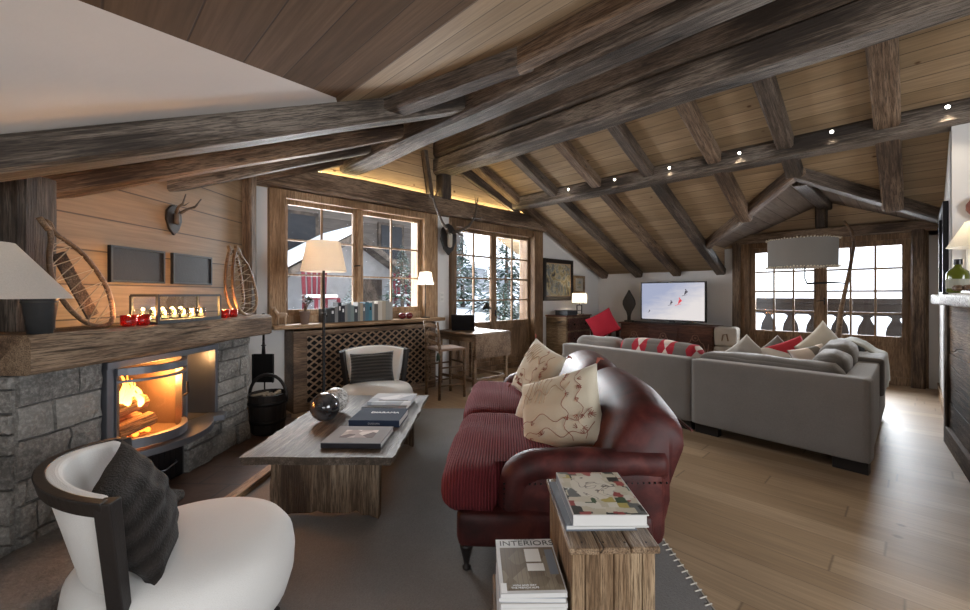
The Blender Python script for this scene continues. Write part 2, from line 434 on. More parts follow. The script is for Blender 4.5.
# west gable wall (window and glazed door cut out): polygons in (y, z)
def rz(y): return roof(y)+.05
WY0, WY1, WZ0, WZ1 = 1.72, 4.02, 1.04, 2.66
DY0, DY1, DZ1 = 4.42, 6.75, 2.66
LZ = 2.66
wall_from('wall_west', [
    ([(YS, 0), (WY0, 0), (WY0, LZ), (1.2, LZ), (1.2, rz(1.2)), (YS, rz(YS))], 'x', XW-.32, XW),
    ([(WY0, 0), (WY1, 0), (WY1, WZ0), (WY0, WZ0)], 'x', XW-.32, XW),
    ([(WY1, 0), (DY0, 0), (DY0, LZ), (WY1, LZ)], 'x', XW-.32, XW),
    ([(DY1, 0), (YT+.2, 0), (YT+.2, rz(YT+.2)), (DY1, rz(DY1))], 'x', XW-.32, XW)], M['plaster'])
wall_from('wall_west_boards', [
    ([(1.2, LZ), (DY1, LZ), (DY1, rz(DY1)), (4.17, rz(4.17)), (1.2, rz(1.2))], 'x', XW-.32, XW+.001)], M['gable_boards'])
# north wall with the dormer door opening: polygons in (x, z)
DX0, DX1 = -2.33, .12
wall_from('wall_north', [
    ([(XW-.3, 0), (DX0, 0), (DX0, 2.32), (-2.6, 2.27), (-2.6, 1.87), (XW-.3, 1.87)], 'y', YT, YT+.25),
    ([(DX1, 0), (XE, 0), (XE, 1.87), (.4, 1.87), (.4, 2.33), (DX1, 2.4)], 'y', YT, YT+.25)], M['plaster'])
wall_from('wall_north_boards', [
    ([(-2.6, 2.27), (DX1+.28, 2.27), (DX1+.28, 2.5), (-1.05, 3.0), (-2.62, 2.36)], 'y', YT-.0, YT+.2)], M['gable_boards'])
# east and south shell behind the viewer (gap made in the east side to let light in)
wall_from('wall_east', [([(YS, 0), (YS, roof(YS)), (.2, roof(.2)), (.2, 0)], 'x', XE, XE+.2),
                        ([(.2, 0), (3.2, 0), (3.2, .9), (.2, .9)], 'x', XE, XE+.2),
                        ([(3.2, 0), (3.2, roof(3.2)), (4.17, roof(4.17)), (6, roof(6)), (6, 0)], 'x', XE, XE+.2)], M['plaster'])
wall_from('wall_south', [([(XW-.3, 0), (XE+.2, 0), (XE+.2, 1.5), (XW-.3, 1.5)], 'y', YS-.2, YS)], M['plaster'])
# the white partition on the right: far stretch edge-on, near face turned to the viewer
b = NB(); prism(b, [(5.95, 0), (YT, 0), (YT, roof(YT)+.05), (5.95, roof(5.95)+.05)], XR, XR+.2, 'x')
struct('wall_right', b, M['plaster'])
b = NB(); prism(b, [(XR, 0), (XE, 0), (XE, roof(5.97)+.04), (XR, roof(5.97)+.04)], 5.952, 6.15, 'y')
struct('wall_right_return', b, M['plaster'])

# ceilings: polygon in plan lifted to the roof plane
def slope(name, poly, zf, mat, th=.06):
    b = NB()
    lo = [b.verts.new((x, y, zf(x, y))) for x, y in poly]; hi = [b.verts.new((x, y, zf(x, y)+th)) for x, y in poly]
    n = len(poly); b.faces.new(lo); b.faces.new(hi[::-1])
    for i in range(n): b.faces.new((lo[i], hi[i], hi[(i+1) % n], lo[(i+1) % n]))
    bmesh.ops.triangulate(b, faces=[f for f in b.faces if len(f.verts) > 4])
    return struct(name, b, mat)
fz = lambda x, y: roof_front(y); kz = lambda x, y: roof_back(y)
XO = -6.9
# front slope: plaster triangle, wide dark boards, narrow pale boards
T0 = (-2.69, 1.24); D45 = (.666, -.746)
tA = (-2.69+3.0*D45[0]*1.4, 1.24-3.0*.746*1.4)
slope('ceiling_plaster', [T0, (-2.8, 1.3), (-2.8, YS-.2), (T0[0]+4.2*D45[0], T0[1]-4.2*.746)], fz, M['plaster'])
slope('ceiling_wide_boards', [(XE, YS-.2), (T0[0]+4.2*D45[0], T0[1]-4.2*.746), T0, (-2.8, 1.3), (XE, 1.3)], fz, M['ceil_wide'])
slope('ceiling_front', [(XO, 1.3), (XE, 1.3), (XE, 4.17), (XO, 4.17)], fz, M['ceil_narrow'])
slope('ceiling_front_left', [(XO, YS-.2), (-2.8, YS-.2), (-2.8, 1.3), (XO, 1.3)], fz, M['ceil_narrow'])
# back slope with the notch of the dormer
slope('ceiling_back_left', [(XO, 4.17), (-2.6, 4.17), (-2.6, YT+.3), (XO, YT+.3)], kz, M['ceil_narrow'])
slope('ceiling_back_middle', [(-2.6, 4.17), (-1.05, 4.17), (-1.05, 6.51), (-2.6, 8.1)], kz, M['ceil_narrow'])
slope('ceiling_back_right', [(-1.05, 4.17), (.3, 4.17), (.3, 7.87), (-1.05, 6.51)], kz, M['ceil_narrow'])
slope('ceiling_back_far_right', [(.3, 4.17), (XE, 4.17), (XE, YT+.3), (.3, YT+.3)], kz, M['ceil_narrow'])
dz = lambda x, y: 2.95-.42*abs(x+1.05)
slope('ceiling_dormer_left', [(-1.05, 6.51), (-1.05, 9.9), (-2.62, 9.9), (-2.62, 8.12)], dz, M['dormer_boards'])
slope('ceiling_dormer_right', [(-1.05, 6.51), (.32, 7.89), (.32, 9.9), (-1.05, 9.9)], dz, M['dormer_boards'])
b = NB(); prism(b, [(8.08, 2.30), (YT, 1.88), (YT, 2.30)], -2.66, -2.6, 'x'); struct('wall_dormer_cheek', b, M['gable_boards'])
b = NB(); prism(b, [(7.8, 2.4), (YT, 1.88), (YT, 2.4)], .3, .36, 'x'); struct('wall_dormer_cheek_right', b, M['gable_boards'])

# ------------------------------------------------------------------ timbers
tn = [0]
def trim(p0, p1, w, h, mat='beam', **k):
    tn[0] += 1
    return hewn('trim_%d' % tn[0], p0, p1, w, h, M[mat], kind='structure', **k)
XB = XW+.02
# ridge beam of two timbers, the purlin before it and the spotlit purlin behind it
trim((XB, 4.22, 3.70), (XE, 4.22, 3.70), .3, .27, 'beam_dark', jit=.015)
trim((XB, 4.22, 3.425), (XE, 4.22, 3.425), .31, .27, 'beam', jit=.015)
trim((XB+.1, 2.60, 3.11), (XE, 2.60, 3.11), .26, .26, 'beam', jit=.02)
pur = trim((XB, 6.0, 3.10), (XE, 6.0, 3.10), .3, .22, 'beam', jit=.012)
# rafters of the back slope
ang = math.atan(K)
for i, x in enumerate([-5.18, -4.33, -3.5, -2.66, -1.8, -1.05, -.2, .75, 1.6, 2.5, 3.4]):
    y0 = 4.3; y1 = YT-.02; zz = lambda y: roof_back(y)-.07
    if i in (3,): y1 = YT-.02
    if i == 4: y1 = 7.3
    if i == 5: y1 = 6.42
    if i == 6: y1 = 7.4
    if x > .3: y1 = 5.93
    trim((x, y0, zz(y0)), (x, y1, zz(y1)), .17 if i != 6 else .2, .15, 'beam_dark' if i % 2 else 'beam_brown', jit=.01)
# dormer: valley timbers and ridge
zb = lambda y: roof_back(y)-.04
trim((-1.0, 6.42, zb(6.42)), (-2.66, 8.12, zb(8.12)), .13, .16, 'beam_brown')
trim((-1.1, 6.42, zb(6.42)), (.3, 7.86, zb(7.86)), .13, .17, 'beam_dark')
trim((-2.66, 8.1, zb(8.12)+.0), (-2.66, YT, 1.86), .12, .13, 'beam_dark')
trim((-1.05, 6.75, 2.87), (-1.05, YT-.02, 2.87), .17, .12, 'beam_dark')
# rafters of the front slope, the near one stout
zf = lambda y, d: roof_front(y)-d
trim((-2.89, YS, zf(YS,.085)), (-2.89, 2.5, zf(2.5,.085)), .22, .17, 'beam', jit=.014)
trim((-3.84, YS, zf(YS,.08)), (-3.84, 2.5, zf(2.5,.08)), .15, .14, 'beam_brown')
trim((-4.5, YS, zf(YS,.08)), (-4.5, 2.5, zf(2.5,.08)), .15, .14, 'beam')
trim((-5.22, YS, zf(YS,.08)), (-5.22, 2.5, zf(2.5,.08)), .15, .13, 'beam_brown')
for x in (.9, 2.2, 3.5): trim((x, YS, zf(YS,.08)), (x, 2.5, zf(2.5,.08)), .17, .15, 'beam_dark')
# the two crooked poles lying along the top of the purlin
trim((-3.04, 1.62, 2.80), (-1.85, 2.24, 3.03), .17, .13, 'beam_dark', jit=.03)
trim((-2.0, 2.2, 3.03), (XE, 2.42, 3.12), .15, .16, 'beam_brown', jit=.02)
# gable: lintel beam over window and door, king post, brace
trim((XW+.07, 1.3, 2.80), (XW+.07, 6.85, 2.80), .2, .27, 'beam_brown', jit=.02)
trim((XW+.09, 4.22, 2.9), (XW+.09, 4.22, 3.3), .18, .2, 'beam_dark')
trim((XW+.06, 3.86, 3.62), (XW+.06, 3.97, 2.92), .1, .08, 'beam_dark', jit=.03)
trim((XW+.05, 4.5, 3.55), (XW+.05, 6.1, 3.0), .06, .2, 'beam_dark')
# post above the dormer door, dormer lintel and door posts
trim((-1.1, YT-.08, 2.5), (-1.1, YT-.08, 2.86), .3, .14, 'beam_dark')
trim((-2.55, YT-.07, 2.42), (.22, YT-.07, 2.42), .14, .17, 'beam_brown')
trim((-2.37, YT-.06, 0), (-2.37, YT-.06, 2.36), .16, .13, 'beam_brown')
trim((.03, YT-.06, 0), (.03, YT-.06, 2.36), .17, .15, 'beam_brown')
# cove light strip above the lintel beam (a real warm LED strip)
b = NB(); bx(b, XW+.03, XW+.06, 1.9, 6.6, 2.945, 2.955)
o = obj('cove_light_strip', b, emit('cove_led', (1, .78, .4), 14)); tagk(o, 'warm light strip lying on top of the lintel beam', 'light strip')

# recessed spotlights in the purlin
for i, (x, place) in enumerate([(-4.01, 'nearest the gable doors'), (-3.18, 'second from the gable doors'), (-2.36, 'third from the gable doors'), (-1.51, 'left of the dormer peak'), (-.63, 'right of the dormer peak'), (.21, 'furthest right, beside the white wall')]):
    t = thing('spotlight', 'small round recessed spotlight in the cross beam, '+place, 'spotlight', (x, 5.845, 3.13 if i < 4 else 3.15), 0, 'spotlights in the purlin')
    b = NB(); lathe(b, [(.026, 0), (.026, .008), (.017, .01), (.017, 0)], 16, cap=False); obj('rim', b, M['steel'], t, rot=(PI/2, 0, 0))
    b = NB(); lathe(b, [(.0001, .004), (.016, .004)], 16, cap=False); obj('bulb', b, emit('spot_bulb', (1, .92, .78), 12) if i == 0 else spotm, t, rot=(PI/2, 0, 0))
    if i == 0: spotm = bpy.data.materials['spot_bulb']
    light('spot_light', 'SPOT', (x, 5.80, 3.12), 9, (1, .85, .65), .02, None, (x+.1, 5.0, 0), R(100))

# ------------------------------------------------------------------ windows and doors
def sash(name, parent, y0, y1, z0, z1, ncol, nrow, st=.055, bars=.022, mat='win_wood', X=XW-.06, panel=None, th=.05):
    """glazed leaf in the plane x = X, returned as one object with its panes"""
    b = NB(); zb = z0 if panel is None else panel
    bx(b, X-th/2, X+th/2, y0, y0+st, z0, z1); bx(b, X-th/2, X+th/2, y1-st, y1, z0, z1)
    bx(b, X-th/2, X+th/2, y0+st, y1-st, z1-st, z1); bx(b, X-th/2, X+th/2, y0+st, y1-st, z0, z0+st*1.2)
    if panel:
        bx(b, X-th/2, X+th/2, y0+st, y1-st, panel-st, panel); bx(b, X-.012, X+.008, y0+st, y1-st, z0+st, panel-st)
        bx(b, X+.008, X+.018, y0+st+.07, y1-st-.07, z0+st*1.2+.07, panel-st-.07)
    g0 = (panel if panel else z0+st*1.2)
    for i in range(1, ncol):
        y = y0+st+(y1-y0-2*st)*i/ncol; bx(b, X-.018, X+.018, y-bars/2, y+bars/2, g0, z1-st)
    for j in range(1, nrow):
        z = g0+(z1-st-g0)*j/nrow; bx(b, X-.017, X+.017, y0+st, y1-st, z-bars/2, z+bars/2)
    o = obj(name, b, M[mat], parent, bevel=.004)
    g = NB(); bx(g, X-.003, X+.003, y0+st, y1-st, g0, z1-st); obj('pane', g, M['glass'], o)
    return o
def latch(parent, loc, mat='black_metal', rot=None):
    b = NB(); bx(b, -.004, .006, -.016, .016, -.06, .06); tube(b, [(.0,0,.01), (.045,0,.01), (.05,-.012,.01), (.05,-.09,.0)], .008, 8); return obj('door_handle', b, M[mat], parent, loc, rot)
wn1 = bpy.data.objects.new('window_1', None); C.objects.link(wn1); wn1['kind'] = 'structure'
b = NB()
for y0, y1 in ((WY0-.09, WY0+.1), (WY1-.16, WY1+.1)): bx(b, XW-.30, XW+.07, y0, y1, WZ0-.02, WZ1)
bx(b, XW-.30, XW+.06, WY0+.1, WY1-.16, WZ1-.1, WZ1); bx(b, XW-.1, XW, WY0+.1, WY1-.16, WZ0, WZ0+.1)
bx(b, XW-.1, XW+.0, 2.78, 2.84, WZ0+.1, WZ1-.1)
obj('window_frame', b, M['win_wood'], wn1, bevel=.008)
sash('casement', wn1, 1.82, 2.79, WZ0+.1, WZ1-.1, 2, 3); sash('casement', wn1, 2.83, 3.86, WZ0+.1, WZ1-.1, 2, 3)
latch(wn1, (XW-.035, 2.81, 1.78))
b = NB(); bx(b, XW-.06, XW+.31, WY0-.12, WY1+.06, WZ0-.05, WZ0+.0); obj('window_sill', b, M['win_wood_h'], wn1, bevel=.01)

d1 = bpy.data.objects.new('door_1', None); C.objects.link(d1); d1['kind'] = 'structure'
b = NB()
bx(b, XW-.2, XW+.06, DY0-.02, DY0+.1, 0, DZ1); bx(b, XW-.3, XW+.1, DY1-.24, DY1+.03, 0, DZ1+.0); bx(b, XW-.2, XW+.05, DY0+.1, DY1-.24, DZ1-.14, DZ1); bx(b, XW-.2, XW+.02, DY0+.1, DY1-.24, 0, .1)
obj('door_frame', b, M['door_wood'], d1, bevel=.01)
sash('door_leaf', d1, DY0+.1, 5.49, .1, DZ1-.14, 2, 4, .065, .03, 'door_wood', panel=.9); sash('door_leaf', d1, 5.5, DY1-.24, .1, DZ1-.14, 2, 4, .065, .03, 'door_wood', panel=.9)
latch(d1, (XW-.03, 5.53, 1.05))

# dormer double door in the plane y = YT (built in the same routine and turned)
d2 = bpy.data.objects.new('door_2', None); C.objects.link(d2); d2['kind'] = 'structure'
d2.rotation_euler = (0, 0, -PI/2); d2.location = (0, YT, 0)   # local (x, y) -> world (y, -x)... local +x faces the room
b = NB()
for a0, a1 in ((-2.36, -2.16), (-.06, .14)): bx(b, -.2, .05, a0, a1, 0, 2.34)
bx(b, -.02, .045, -1.175, -1.08, .12, 2.24)
bx(b, -.06, .05, -2.16, -.06, 2.24, 2.34); bx(b, -.06, .04, -2.16, -.06, 0, .12)
fr2 = obj('door_frame', b, M['door_wood'], d2, bevel=.008)
l1 = sash('door_leaf', d2, -2.16, -1.13, .12, 2.24, 3, 4, .085, .03, 'door_wood', X=.0, panel=.74)
l2 = sash('door_leaf', d2, -1.12, -.06, .12, 2.24, 3, 4, .085, .03, 'door_wood', X=.0, panel=.74)
latch(d2, (.03, -1.08, 1.28))
# baseboards
b = NB(); bx(b, XW, XW+.02, YS, WY0, 0, .1); struct('baseboard_west', b, M['win_wood_h'])
b = NB(); bx(b, XW, -2.45, YT-.02, YT, 0, .1); struct('baseboard_north', b, M['win_wood_h'])
b = NB(); bx(b, XR-.02, XR, 6.05, YT-.15, 0, .12); struct('baseboard_right', b, M['win_wood_h'])

# ------------------------------------------------------------------ fireplace
def stone_mat(name, a, b_, c):
    n = NT(name); p = n.coord()
    ri = n.n('NewGeometry').outputs['Random Per Island']
    f = n.noise(p, 9, 8, .65); g = n.noise(p, 45, 4, .7)
    col = n.mix(n.math('MULTIPLY_ADD', ri, .5, n.math('MULTIPLY', f, .5)), a, b_)
    col = n.mix(n.ramp(g, [(.45, 0.0), (.7, .6)]), col, c); col = n.mix(n.ramp(n.noise(p, 3.1, 4), [(.5, 0.0), (.72, .55)]), col, tuple(x*.45 for x in a))
    n.set(col, .85); n.bump(n.math('MULTIPLY_ADD', f, 1.8, g), .9, .02); return n.m
M['stone'] = stone_mat('rough_grey_stone', (.075,.072,.068), (.29,.275,.25), (.45,.43,.4))
M['mortar'] = plain('mortar', (.09,.085,.08), .95, bump=.6, bscale=30, var=.2)
M['slab'] = stone_mat('hearth_slab_stone', (.10,.098,.095), (.2,.195,.185), (.28,.27,.26))
n = NT('hearth_slates'); p = n.coord('Object'); br = n.n('TexBrick'); n.l(p, br.inputs['Vector'])
br.inputs['Scale'].default_value = 1; br.inputs['Brick Width'].default_value = .46; br.inputs['Row Height'].default_value = .3; br.inputs['Mortar Size'].default_value = .008
br.inputs['Color1'].default_value = (.10,.055,.038,1); br.inputs['Color2'].default_value = (.15,.09,.065,1); br.inputs['Mortar'].default_value = (.04,.03,.025,1)
n.set(n.mix(n.ramp(n.noise(p, 5, 6), [(.35, .6), (.7, 0.0)]), br.outputs['Color'], (.05,.03,.022)), .4); n.bump(n.noise(p, 8, 6), .4, .01); M['hearth'] = n.m

FU, FV = -2.4, 3.0
fire = thing('fireplace', 'stone fireplace with a glazed stove, timber mantel beam and pale board chimney breast', 'fireplace', fp(FU, FV-.105), FA)
rnd = random.Random(3)
def masonry(b, fn, a0, a1, z0, z1, holes, th=.05):
    """irregular courses of blocks on a face; fn(a, z, out) -> local point"""
    z = z0
    while z < z1-.03:
        h = min(rnd.choice([.12, .15, .17, .2, .1]), z1-z)
        a = a0 - rnd.random()*.2
        while a < a1:
            w = rnd.uniform(.16, .42); x0, x1 = max(a, a0), min(a+w, a1)
            if x1-x0 > .04:
                segs = [(x0, x1)]
                for (h0, h1, hz0, hz1) in holes:
                    if z+h > hz0+.02 and z < hz1-.02:
                        ns = []
                        for s0, s1 in segs:
                            if s1 <= h0 or s0 >= h1: ns.append((s0, s1))
                            else:
                                if s0 < h0-.03: ns.append((s0, h0))
                                if s1 > h1+.03: ns.append((h1, s1))
                        segs = ns
                for s0, s1 in segs:
                    o = rnd.uniform(.0, .028); g = .006; nx = max(2, int((s1-s0)/.05)); nz = max(2, int(h/.05))
                    grid = {}
                    for i in range(nx+1):
                        for j in range(nz+1):
                            A = s0+g+(s1-s0-2*g)*i/nx; Z = z+g+(h-2*g)*j/nz
                            ed = i in (0, nx) or j in (0, nz)
                            q = Vector((A*6, Z*6, a0))
                            out = (o+th*.35+.016*mnoise.noise(q)+.01*mnoise.noise(q*3)) - (.016 if ed else 0)
                            jit = .006*mnoise.noise(q*2.7)
                            grid[i,j] = b.verts.new(fn(A+jit, Z+jit, out))
                    for i in range(nx):
                        for j in range(nz): b.faces.new((grid[i,j], grid[i+1,j], grid[i+1,j+1], grid[i,j+1]))
                    bd = [(i,0) for i in range(nx+1)]+[(nx,j) for j in range(1,nz+1)]+[(i,nz) for i in range(nx-1,-1,-1)]+[(0,j) for j in range(nz-1,0,-1)]
                    back = [b.verts.new(fn(s0+g+(s1-s0-2*g)*i/nx, z+g+(h-2*g)*j/nz, -.02)) for i,j in bd]
                    for k in range(len(bd)):
                        b.faces.new((grid[bd[k]], back[k], back[(k+1)%len(bd)], grid[bd[(k+1)%len(bd)]]))
            a += w
        z += h
# local axes: x = out into the room (u - FU), y = along the wall (v - FV)
VN, VF = 2.06-FV, 3.93-FV        # near and far ends of the stone face
S0, S1, SZ0, SZ1 = 2.5-FV, 3.47-FV, .42, .99
b = NB()
hs = [(S0, S1, SZ0-.04, SZ1+.1), (2.78-FV, 3.16-FV, .05, .32)]
masonry(b, lambda a, z, o: (o, a, z), VN, 2.78-FV, .05, 1.0, hs); obj('stone_surround', b, M['stone'], fire); b = NB()
masonry(b, lambda a, z, o: (o, a, z), 2.78-FV, VF, .05, 1.0, hs)
obj('stone_surround', b, M['stone'], fire); b = NB()
masonry(b, lambda a, z, o: (-a, VN-o, z), 0, 1.4, .05, 1.0, []); obj('stone_side', b, M['stone'], fire); b = NB()
masonry(b, lambda a, z, o: (-a, VF+o, z), 0, .8, .05, 1.0, [])
obj('stone_side', b, M['stone'], fire)
b = NB()   # core with the stove opening and log recess left open
bx(b, -1.4, -.01, VN+.01, S0, .03, 1.03); bx(b, -1.0, -.01, S1, VF-.01, .03, 1.03)
bx(b, -1.0, -.5, S0, S1, .03, 1.03); bx(b, -.5, -.01, S0, 2.78-FV, .03, SZ0); bx(b, -.5, -.01, 3.16-FV, S1, .03, SZ0); bx(b, -.5, -.01, 2.78-FV, 3.16-FV, .31, SZ0)
obj('masonry_core', b, M['mortar'], fire)
# mantel: long beam and its return
mo = hewn('mantel_beam', (.02, VN-.06, 1.105), (.02, VF+.14, 1.105), .26, .19, M['table_leg_wood'], fire, jit=.014, ch=.1)
hewn('mantel_return_beam', (-.12, VN+.02, 1.10), (-1.5, VN+.02, 1.10), .2, .18, M['table_leg_wood'], fire, jit=.012, ch=.1)
b = NB(); bx(b, -1.4, .0, VN+.12, VF+.02, 1.0, 1.185); obj('mantel_shelf', b, M['table_leg_wood'], fire)
# chimney breast boards above: clipped by the roof plane
def rl(x, y, dz_=0):                      # local point -> roof height there
    p = fp(FU+x, FV-.105+y); return roof(p.y)+dz_
b = NB()
P0 = [(-.45, 2.42-FV), (-.45, 4.65-FV), (-1.1, 4.65-FV), (-1.1, 2.42-FV)]
lo = [b.verts.new((x, y, 1.18)) for x, y in P0]; hi = [b.verts.new((x, y, rl(x, y, .02))) for x, y in P0]
b.faces.new(lo[::-1]); b.faces.new(hi)
for i in range(4): b.faces.new((lo[i], lo[(i+1)%4], hi[(i+1)%4], hi[i]))
obj('chimney_breast_boards', b, M['panel'], fire)
hewn('chimney_post', (-.42, 2.45-FV, 1.18), (-.42, 2.45-FV, rl(-.42, 2.45-FV)-.02), .21, .21, M['beam'], fire, jit=.014, up=(0,1,0))
hewn('chimney_post', (-.4, 4.6-FV, 1.0), (-.4, 4.6-FV, rl(-.4, 4.6-FV)-.02), .11, .12, M['beam_brown'], fire, jit=.012, up=(0,1,0))
# hearth
b = NB(); bx(b, -.02, .55, 1.7-FV, 4.6-FV, .0, .05); bx(b, -.9, -.0, VF+.02, 4.75-FV, 0, .05); obj('hearth_slates', b, M['hearth'], fire, bevel=.006)
hewn('hearth_edge_board', (.585, 1.5-FV, .03), (.585, 4.6-FV, .03), .075, .055, M['side_wood'], fire, jit=.003, ch=.08)
b = NB(); rbox(b, .0, .52, 1.55-FV, 2.42-FV, .045, .16, .05, 8, fn=lambda w: w+Vector((.02*mnoise.noise(w*4), .03*mnoise.noise(w*3+Vector((4,0,0))), .014*mnoise.noise(w*7))))
obj('hearth_slab', b, M['slab'], fire, smooth=True)
b = NB(); rbox(b, .02, .3, 2.44-FV, 2.82-FV, .045, .115, .04, 6, fn=lambda w: w+Vector((.02*mnoise.noise(w*4), .02*mnoise.noise(w*3), .014*mnoise.noise(w*7))))
obj('hearth_slab', b, M['slab'], fire, smooth=True)
# stove insert
G0, G1 = 2.55-FV, 3.09-FV
b = NB()
bx(b, -.02, .04, S0, G0, SZ0, SZ1); bx(b, -.02, .04, G1, G1+.05, SZ0, SZ1); bx(b, -.02, .04, S1-.03, S1, SZ0, SZ1)
bx(b, -.02, .045, S0, S1, SZ1-.045, SZ1); bx(b, -.02, .04, S0, G0+.02, SZ0, SZ0+.04)
bx(b, -.45, .0, G1+.03, G1+.045, SZ0, SZ1); bx(b, -.3, .0, S1-.012, S1, SZ0, SZ1); bx(b, -.3, -.28, G1+.04, S1, SZ0, SZ1)
obj('stove_frame', b, M['steel'], fire, bevel=.004)
def bow(t): return .045 + .15*(1-(2*t-1)**2)**.9
def arcband(b, z0, z1, o0, o1, n=18, a=G0, c=G1):
    for i in range(n):
        t0, t1 = i/n, (i+1)/n
        q = []
        for t in (t0, t1):
            y = a+(c-a)*t
            for o in (o0, o1):
                for z in (z0, z1): q.append(b.verts.new((bow(t)+o, y, z)))
        for f in ((0,1,5,4),(2,6,7,3),(0,4,6,2),(1,3,7,5)): b.faces.new([q[k] for k in f])
b = NB(); arcband(b, .44, .50, -.03, .012); arcband(b, .90, .945, -.03, .012); arcband(b, .855, .87, -.02, .006)
bx(b, .0, .05, G0-.0, G0+.02, .44, .945); bx(b, .0, .05, G1-.02, G1, .44, .945)
dr_ = obj('stove_door', b, M['steel'], fire)
b = NB(); n_ = 18
row = [[b.verts.new((bow(i/n_), G0+(G1-G0)*i/n_, z)) for i in range(n_+1)] for z in (.5, .9)]
for i in range(n_): b.faces.new((row[0][i], row[0][i+1], row[1][i+1], row[1][i]))
obj('stove_window', b, M['stove_glass'], dr_, smooth=True)
b = NB(); tube(b, [(.06, G1-.012, .66), (.09, G1-.012, .68), (.085, G1-.012, .76)], .009, 8); obj('stove_door_handle', b, M['black_metal'], dr_)
b = NB()   # curved ledge
n_ = 20; top = []; bot = []
for i in range(n_+1):
    t = i/n_; y = S0-.02+(S1-S0+.04)*t; o = .07+.2*max(0, math.sin(PI*min(1, t*1.15)))**.8 if t < .87 else .07+.07*(1-t)/.13+.03
    top.append((o, y)); 
prism(b, [(-.02, S1+.02), (-.02, S0-.02)]+top, .385, .43, 'z'); obj('stove_ledge', b, M['steel'], fire, bevel=.004)
M['firebrick'] = plain('sooty_firebrick', (.11,.075,.05), .9, bump=.4, var=.35)
b = NB(); bx(b, -.47, -.45, G0-.02, G1+.02, .44, .97); bx(b, -.46, .03, G0-.03, G0-.012, .44, .97); bx(b, -.46, .0, G1+.012, G1+.028, .44, .97); bx(b, -.46, .04, G0-.02, G1+.02, .43, .445); bx(b, -.46, .04, G0-.02, G1+.02, .95, .965)
obj('firebox', b, M['firebrick'], fire)
b = NB(); bx(b, -.35, -.0, 2.8-FV, 3.14-FV, .06, .3); bx(b, -.02, .0, 2.8-FV, 3.14-FV, .06, .075)
for k in range(6): bx(b, -.005, .003, 2.82-FV+.05*k, 2.835-FV+.05*k, .08, .29)
obj('ash_door', b, M['black'], fire)
b = NB(); tube(b, [(.01, 2.9-FV, .17), (.04, 2.93-FV, .17), (.04, 3.03-FV, .19), (.01, 3.06-FV, .19)], .006, 8); obj('ash_door_handle', b, M['steel'], fire)
# logs, embers, flames
M['bark'] = timber('firewood', (.1,.045,.02), (.3,.15,.07), (.5,.3,.16), .8, axis='y', bump=.6)
M['ember'] = emit('ember', (1, .22, .03), 2.2)
fl = NT('flame'); lw = fl.n('LayerWeight'); lw.inputs[0].default_value = .35
zc = fl.sep(fl.coord('Object'))[2]
em = fl.n('Emission'); fl.l(fl.ramp(fl.math('MULTIPLY_ADD', zc, 3.2, -1.75), [(0, (1,.75,.28)), (.5, (1,.5,.09)), (1, (1,.2,.02))]), em.inputs[0]); em.inputs[1].default_value = 5
tr = fl.n('BsdfTransparent'); mx = fl.n('MixShader'); fl.l(fl.ramp(lw.outputs['Facing'], [(.25, 0.0), (.85, 1.0)]), mx.inputs[0])
fl.l(em.outputs[0], mx.inputs[1]); fl.l(tr.outputs[0], mx.inputs[2]); fl.l(mx.outputs[0], fl.out.inputs[0])
for k, (x, y0, y1, z, r, d) in enumerate([(-.12, .03, .38, .625, .052, .03), (-.2, .06, .42, .54, .05, -.02), (-.02, .05, .33, .53, .05, .02), (-.2, .02, .36, .66, .05, .0)]):
    b = NB(); q0 = Vector((0, 0, 0)); tube(b, [(x, G0+y0+(y1-y0)*i/6, z+d*i/6+.006*mnoise.noise(Vector((k, i, 0)))) for i in range(7)], [r*(1+.12*mnoise.noise(Vector((k, i*2, 3)))) for i in range(7)], 7)
    lg = obj('firewood_log', b, M['bark'], None, bevel=.004); lg.location = fire.location; lg.rotation_euler = (0, 0, FA)
    tagk(lg, ['long split log lying on top of the burning stack', 'charred log at the back of the stove floor', 'short log at the front bottom of the stove', 'log behind the top one, deep in the flames'][k], 'log', 'burning logs in the stove')
b = NB()
rr_ = random.Random(5)
for k in range(20):
    y = G0+.03+.36*(k/19); x = -.2+.12*rr_.random(); hgt = (.10+.17*rr_.random())*(1 if k < 13 else .6); w = .016+.015*rr_.random()
    z0 = .64; pts = []; rs = []
    for i in range(8):
        t = i/7; pts.append((x+.02*math.sin(t*5+k), y+.025*math.sin(t*4+k*2), z0+hgt*t)); rs.append(max(.002, w*(1-t)**.7*(.7+.6*math.sin(PI*min(1, t*1.6)))))
    tube(b, pts, rs, 8)
o = obj('flames', b, fl.m, None, smooth=True); o.location = fire.location; o.rotation_euler = (0, 0, FA); tagk(o, 'yellow flames licking over the logs behind the stove glass', 'fire', None, 'stuff')
b = NB()
for k in range(40): ball(b, (-.05-.25*rr_.random(), G0+.08+.3*rr_.random(), .46+.03*rr_.random()), .012+.012*rr_.random(), 4)
o = obj('embers', b, M['ember'], None); o.location = fire.location; o.rotation_euler = (0, 0, FA); tagk(o, 'glowing embers under the burning logs', 'embers', None, 'stuff')
light('fire_glow', 'POINT', fp(FU-.06, FV-.085, .8), 14, (1, .42, .12), .08)
light('niche_glow', 'POINT', fp(FU-.12, FV+.175, .88), 2.2, (1, .5, .18), .04)

